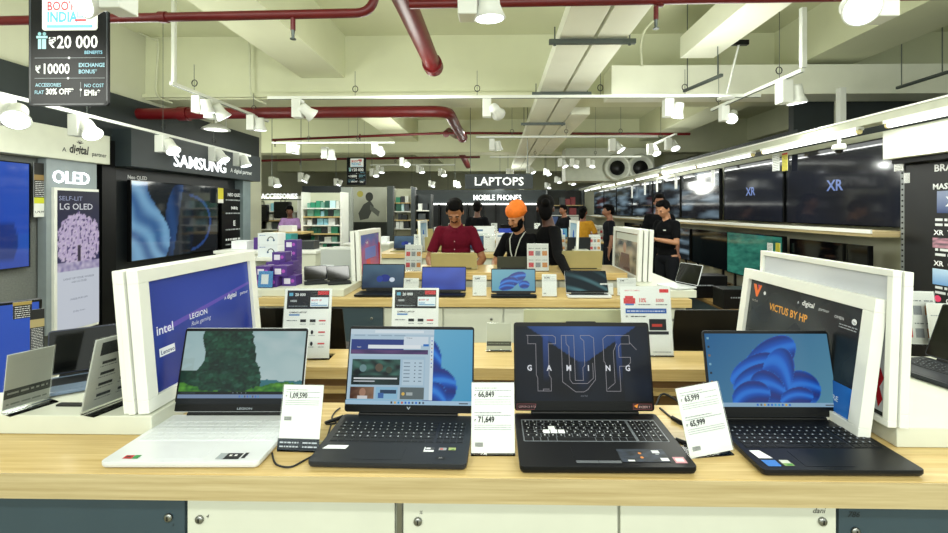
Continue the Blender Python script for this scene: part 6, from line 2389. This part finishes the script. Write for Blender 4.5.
def person(loc, rz, label, H=1.68, lean=0.0, nod=0.0, turn=0.0, skin='#8a5a3c', shirt='#5a1424', trousers='#14161a', hair='#050404', larm=None, rarm=None, sleeve='short',
           hairstyle='short', beard=False, moustache=False, turban=None, voxel=.008, collar=False, lanyard=False, group=None, logo=False, placket=False, shoes='#121212', fine=True):
    """local frame: faces -Y, feet at z=0; arms given as (elbow, wrist, hand direction) for the person's own right (-x) and left (+x)"""
    e = empty('person', loc, rz, label, 'person', group)
    s = H / 1.70
    Rl = Matrix.Translation((0, 0, .95)) @ Matrix.Rotation(radians(lean), 4, 'X') @ Matrix.Translation((0, 0, -.95))
    up = lambda x, y, z: Rl @ V((x, y, z))
    S = lambda p: V(p) * s
    sk = MB(Matrix.Scale(s, 4))
    pel, bel, che = up(0, 0, .93), up(0, -.01, 1.10), up(0, -.005, 1.30)
    neck0, neck1 = up(0, .015, 1.42), up(0, 0, 1.50)
    hc = up(0, -.015, 1.50)
    HM = Matrix.Translation(hc) @ Matrix.Rotation(radians(turn), 4, 'Z') @ Matrix.Rotation(radians(nod + lean * .3), 4, 'X')
    # torso (continuous)
    for (p, r) in ((pel, (.140, .100, .11)), (up(0, 0, 1.02), (.130, .095, .12)), (bel, (.125, .095, .13)), (up(0, 0, 1.2), (.135, .10, .13)), (che, (.145, .105, .13)), (up(0, .01, 1.37), (.125, .085, .07))):
        sk.sphere(p, r, 16, 10)
    shl, shr = up(-.150, .01, 1.375), up(.150, .01, 1.375)
    sk.cyl(shl, shr, .046, .046, 12); sk.sphere(shl, .050, 12, 8); sk.sphere(shr, .050, 12, 8)
    limb(sk, [up(0, .02, 1.38), neck1], [.062, .052])
    # legs
    for sx in (-1, 1):
        limb(sk, [(sx * .085, 0, .90), (sx * .095, -.005, .50), (sx * .10, .01, .10)], [.085, .058, .040])
        limb(sk, [(sx * .10, .03, .045), (sx * .105, -.13, .035)], [.038, .030])
    larm = larm or ((-.23, .0, 1.10), (-.24, -.05, .86), (0, -.1, -1))
    rarm = rarm or ((.23, .0, 1.10), (.24, -.05, .86), (0, -.1, -1))
    for (sh, (el, wr, hd), th_) in ((shl, larm, 1), (shr, rarm, -1)):
        limb(sk, [sh, el, V(el) * .5 + V(wr) * .5, wr], [.045, .036, .034, .024])
        hand(sk, wr, hd, (0, 0, 1) if abs(V(hd).normalized().z) < .8 else (0, -1, .2), .95, .6, th_)
    # head
    mh = MB(Matrix.Scale(s, 4) @ HM)
    def hs(c, r, n=16, m=10):
        vs = MB(); vs.sphere(c, r, n, m)
        sk.add([HM @ v for v in vs.v], vs.f, None, True)
    hs((0, .012, .115), (.074, .092, .088)); hs((0, -.012, .075), (.064, .078, .075)); hs((0, -.030, .030), (.044, .050, .042)); hs((0, -.052, .012), (.025, .024, .022))
    hs((0, -.098, .078), (.011, .016, .030)); hs((0, -.106, .064), (.017, .014, .012)); hs((-.030, -.070, .066), (.020, .018, .018)); hs((.030, -.070, .066), (.020, .018, .018))
    hs((0, -.080, .036), (.024, .014, .008)); hs((0, -.078, .027), (.020, .014, .008)); hs((0, -.082, .105), (.048, .014, .012))
    for sx in (-1, 1):
        hs((sx * .076, .010, .078), (.010, .020, .030), 10, 8)
    body = bake('body', sk, mat('skin ' + skin, skin, .5, var=.06, scale=20), e, voxel)
    # eyes, brows
    hm0 = mat('hair ' + hair, hair, .8, var=.2, scale=60, bump=.4, spec=.1)
    for sx in (-1, 1):
        t = MB(Matrix.Scale(s, 4) @ HM); t.sphere((sx * .029, -.083, .086), (.012, .006, .005 if nod < 12 else .002), 10, 6)
        ey = t.build('eye', mat('eye white', '#8a8078', .5), body)
        t = MB(Matrix.Scale(s, 4) @ HM); t.sphere((sx * .029, -.0885, .087), (.0055, .003, .005 if nod < 15 else .003), 8, 6)
        t.build('iris', BLACK, ey)
        t = MB(Matrix.Scale(s, 4) @ HM); t.sphere((sx * .030, -.090, .107), (.020, .006, .0045), 10, 6)
        t.build('eyebrow', hm0, body)
    t = MB(Matrix.Scale(s, 4) @ HM); t.sphere((0, -.090, .0315), (.020, .006, .0022), 10, 6)
    t.build('mouth', mat('lip', '#5a2c28', .6), body)
    hm = mat('hair ' + hair, hair, .8, var=.2, scale=60, bump=.4, spec=.1)
    if turban:
        # wrapped cloth: layered bands, higher towards the back, pointed brow
        t = MB(Matrix.Scale(s, 4) @ HM)
        t.sphere((0, .030, .165), (.102, .122, .092), 20, 12); t.sphere((0, .045, .190), (.084, .096, .078), 18, 10)
        for k in range(6):
            f = k / 5
            for sx in (-1, 1):
                pts = []
                for q in range(13):
                    a = pi * q / 12
                    pts.append((sx * (.0 + (.090 - .02 * f) * sin(a)), .030 - (.104 - .025 * f) * cos(a), .105 + .075 * (1 - f) * (1 + cos(a)) / 2 + .120 * f * (1 - .3 * (1 + cos(a)) / 2) + .01))
                t.tube(pts, [.014] * 13, 8)
        bake('turban', t, mat('turban cloth', turban, .75, var=.12, scale=30, bump=.3), body, .006, 3)
    elif hairstyle == 'short':
        t = MB(Matrix.Scale(s, 4) @ HM)
        t.sphere((0, .026, .134), (.081, .094, .084), 16, 10); t.sphere((0, -.045, .178), (.058, .045, .030), 12, 8); t.sphere((0, .055, .09), (.070, .065, .075), 14, 8)
        t.sphere((0, -.01, .19), (.066, .07, .034), 12, 8)
        for sx in (-1, 1):
            t.sphere((sx * .070, .0, .12), (.014, .035, .035), 10, 6)
        bake('hair', t, hm, body, .006, 2)
    elif hairstyle == 'bun':
        t = MB(Matrix.Scale(s, 4) @ HM)
        t.sphere((0, .026, .132), (.083, .094, .086), 16, 10); t.sphere((0, .07, .06), (.066, .05, .10), 14, 8); t.sphere((0, .11, .12), .04, 10, 8)
        bake('hair', t, hm, body, .007, 2)
    if beard:
        t = MB(Matrix.Scale(s, 4) @ HM)
        t.sphere((0, -.038, .000), (.055, .056, .040), 14, 8); t.sphere((0, -.072, .012), (.036, .024, .022), 12, 8)
        for sx in (-1, 1):
            t.sphere((sx * .055, -.022, .040), (.020, .040, .050), 12, 8); t.sphere((sx * .066, .0, .070), (.014, .022, .035), 10, 6)
        t.sphere((0, -.092, .046), (.030, .009, .006), 12, 6)
        bake('beard', t, hm, body, .0055, 2)
    if moustache:
        t = MB(Matrix.Scale(s, 4) @ HM)
        for sx in (-1, 1):
            t.cyl((0, -.098, .050), (sx * .030, -.088, .042), .0075, .004, 8)
        t.build('moustache', hm, body)
    # shirt
    sh = MB(Matrix.Scale(s, 4)); a = .014
    for (p, r) in ((up(0, 0, .90), (.152, .110, .08)), (up(0, 0, .98), (.146, .106, .12)), (bel, (.140, .106, .13)), (up(0, 0, 1.2), (.146, .108, .13)), (che, (.155, .114, .13)), (up(0, .01, 1.37), (.135, .092, .066))):
        sh.sphere(p, (r[0], r[1], r[2]), 16, 10)
    sh.cyl(shl, shr, .054, .054, 12)
    for (q, (el, wr, hd)) in ((shl, larm), (shr, rarm)):
        el, wr = V(el), V(wr)
        sh.sphere(q, .058, 12, 8)
        if sleeve == 'short':
            m_ = q + (el - q) * .78
            sh.cyl(q, m_, .057, .052, 14)
        else:
            limb(sh, [q, el, wr - (wr - el) * .08], [.056, .046, .034])
    if collar:
        for sx in (-1, 1):
            sh.cyl(up(sx * .012, -.085, 1.385), up(sx * .055, .02, 1.445), .018, .020, 8)
        sh.cyl(up(-.055, .02, 1.44), up(.055, .02, 1.44), .020, .020, 8)
    so = bake('shirt', sh, mat('cloth ' + shirt, shirt, .9, var=.10, scale=25, bump=.4, spec=.1), body, voxel * 1.0, 5)
    if placket:
        t = MB(Matrix.Scale(s, 4))
        pts = [up(.0, -.127 + .0 * k, 1.33 - .06 * k) for k in range(6)]
        t.tube(pts, .006, 6); t.build('placket', mat('cloth ' + shirt, shirt, .85), so)
        for k in range(4):
            t = MB(Matrix.Scale(s, 4)); t.sphere(up(0, -.135, 1.31 - .075 * k), .005, 8, 6); t.build('button', mat('button', '#c8a8a8', .4), so)
    if lanyard:
        t = MB(Matrix.Scale(s, 4))
        for sx in (-1, 1):
            t.tube([up(sx * .065, .0, 1.44), up(sx * .060, -.085, 1.385), up(sx * .035, -.128, 1.28), up(0, -.135, 1.15)], .006, 6)
        t.build('lanyard', mat('lanyard ribbon', '#b8bcb0', .7), so)
        t = MB(Matrix.Scale(s, 4)); c_ = up(0, -.140, 1.11); t.box(c_.x - .028, c_.x + .028, c_.y - .003, c_.y + .003, c_.z - .04, c_.z + .04)
        t.build('name_card', WHITE, so)
    if logo:
        t = MB(Matrix.Scale(s, 4)); c_ = up(.07, -.118, 1.30); t.box(c_.x - .02, c_.x + .02, c_.y - .002, c_.y + .002, c_.z - .006, c_.z + .006)
        t.build('chest_badge', WHITE, so)
    # trousers
    tr = MB(Matrix.Scale(s, 4))
    tr.sphere((0, 0, .91), (.165, .115, .09), 16, 8)
    for sx in (-1, 1):
        limb(tr, [(sx * .085, 0, .88), (sx * .095, -.005, .50), (sx * .10, .01, .11)], [.096, .072, .058])
    bake('trousers', tr, mat('cloth ' + trousers, trousers, .9, spec=.1), body, voxel * 1.2, 4)
    for sx in (-1, 1):
        t = MB(Matrix.Scale(s, 4)); t.sphere((sx * .10, .03, .045), (.046, .055, .045), 12, 8); t.sphere((sx * .105, -.09, .036), (.045, .10, .036), 12, 8)
        t.box(sx * .10 - .04, sx * .10 + .04, -.17, .08, 0, .014)
        bake('shoe', t, mat('shoe ' + shoes, shoes, .4), body, .008, 2)
    return e


# man in maroon shirt leaning over the pale gold laptop
xm = atY(455, 210, 3.98).x
person((xm + .01, 4.0, 0), 0, 'person in a maroon short-sleeved shirt looking down at a laptop, hands beside it', 1.63, lean=8, nod=36, skin='#94623f', shirt='#5c1022', moustache=True, collar=True, placket=True,
       larm=((-.25, -.10, 1.12), (-.20, -.30, 1.06), (.25, -1, -.25)), rarm=((.26, -.10, 1.12), (.21, -.30, 1.055), (-.1, -1, -.4)), voxel=.0065)
# turbaned man
xt = atY(521, 210, 3.98).x
person((xt, 3.98, 0), radians(-32), 'person in an orange turban and black polo shirt with a lanyard, looking down left', 1.55, lean=5, nod=20, turn=-8, skin='#a87550', shirt='#0b0c0e', turban='#e8761a', beard=True, collar=True, lanyard=True,
       larm=((-.24, -.12, 1.12), (-.12, -.30, 1.07), (.3, -1, -.2)), rarm=((.25, -.08, 1.12), (.20, -.26, 1.04), (-.2, -1, -.3)), voxel=.0065)
# dark figure reaching down to the tilted laptop
xd = atY(558, 210, 3.9).x
person((xd - .07, 3.86, 0), radians(-75), 'person in black long sleeves, head turned away, reaching down to the tilted laptop', 1.64, lean=4, nod=10, turn=-110, hairstyle='bun', skin='#4a2c20', shirt='#08090b', sleeve='long',
       larm=((-.22, .02, 1.12), (-.16, -.14, 1.02), (0, -.5, -.8)), rarm=((.40, -.10, 1.20), (.74, -.16, 1.08), (.5, -.1, -.85)), voxel=.008)
# guard with a phone
p = atY(667, 210, 5.8)
person((p.x, 5.8, 0), radians(-62), 'person in a black polo shirt and black trousers standing at right, looking at a phone', 1.64, lean=2, nod=24, skin='#a87858', shirt='#0b0c0e', collar=True, logo=True,
       larm=((-.21, -.06, 1.13), (-.06, -.30, 1.16), (.2, -1, .1)), rarm=((.21, -.06, 1.13), (.05, -.30, 1.18), (-.3, -1, .1)), voxel=.008)
ph = V((p.x, 5.8, 0)) + Matrix.Rotation(radians(-62), 3, 'Z') @ V((.0, -.39, 1.18))
e = empty('phone', ph, radians(-62), 'phone held by the person in black at right', 'phone')
t = MB(Matrix.Rotation(radians(-35), 4, 'X')); t.box(-.035, .035, -.07, .07, 0, .009); t.build('phone_body', BLACK, e, .003)
t = MB(Matrix.Rotation(radians(-35), 4, 'X')); t.rect(-.031, -.064, .031, .064, '#9ab4d0'); t.M = t.M @ Matrix.Translation((0, 0, .0095))
g = MB(Matrix.Rotation(radians(-35), 4, 'X') @ Matrix.Translation((0, 0, .0095))); g.rect(-.031, -.064, .031, .064, '#9ab4d0'); g.build('phone_screen', SCR, e)
p = atY(662, 205, 6.3)
person((p.x, 6.4, 0), radians(-20), 'person in black standing directly behind the one with the phone', 1.74, nod=4, skin='#8a5c44', shirt='#0e0f12', voxel=.011)
p = atY(583, 212, 7.6)
person((p.x, 7.6, 0), radians(150), 'person in a mustard yellow top seen from behind in the right aisle', 1.58, skin='#7a4c38', shirt='#b8862a', hairstyle='bun', voxel=.011, trousers='#3a3c40', larm=((-.25, -.05, 1.15), (-.10, -.25, 1.18), (.3, -1, 0)))
p = atY(564, 212, 9.6)
person((p.x, 9.6, 0), radians(-60), 'person in black at left of the one in mustard yellow', 1.62, nod=8, skin='#8a5c44', shirt='#14161a', voxel=.012, larm=((-.2, -.1, 1.15), (-.05, -.3, 1.2), (0, -1, 0)))
p = atY(614, 212, 7.2)
person((p.x - .05, 7.3, 0), radians(-95), 'person in dark clothes looking left, above the photo poster frames', 1.60, nod=6, skin='#8a5c44', shirt='#15171c', voxel=.012)
p = atY(478, 206, 8.0)
person((p.x, 7.7, 0), radians(170), 'person in black seen from behind between the two men', 1.66, skin='#5a3a2c', shirt='#0c0d10', voxel=.012)
p = atY(290, 210, 9.1)
person((p.x, 9.1, 0), radians(15), 'person in a lilac shirt standing behind the dark desk at far left', 1.60, nod=20, skin='#6a4430', shirt='#b08ac0', voxel=.012, larm=((-.22, -.08, 1.12), (-.08, -.3, 1.05), (.3, -1, 0)), rarm=((.22, -.08, 1.12), (.08, -.3, 1.05), (-.3, -1, 0)))
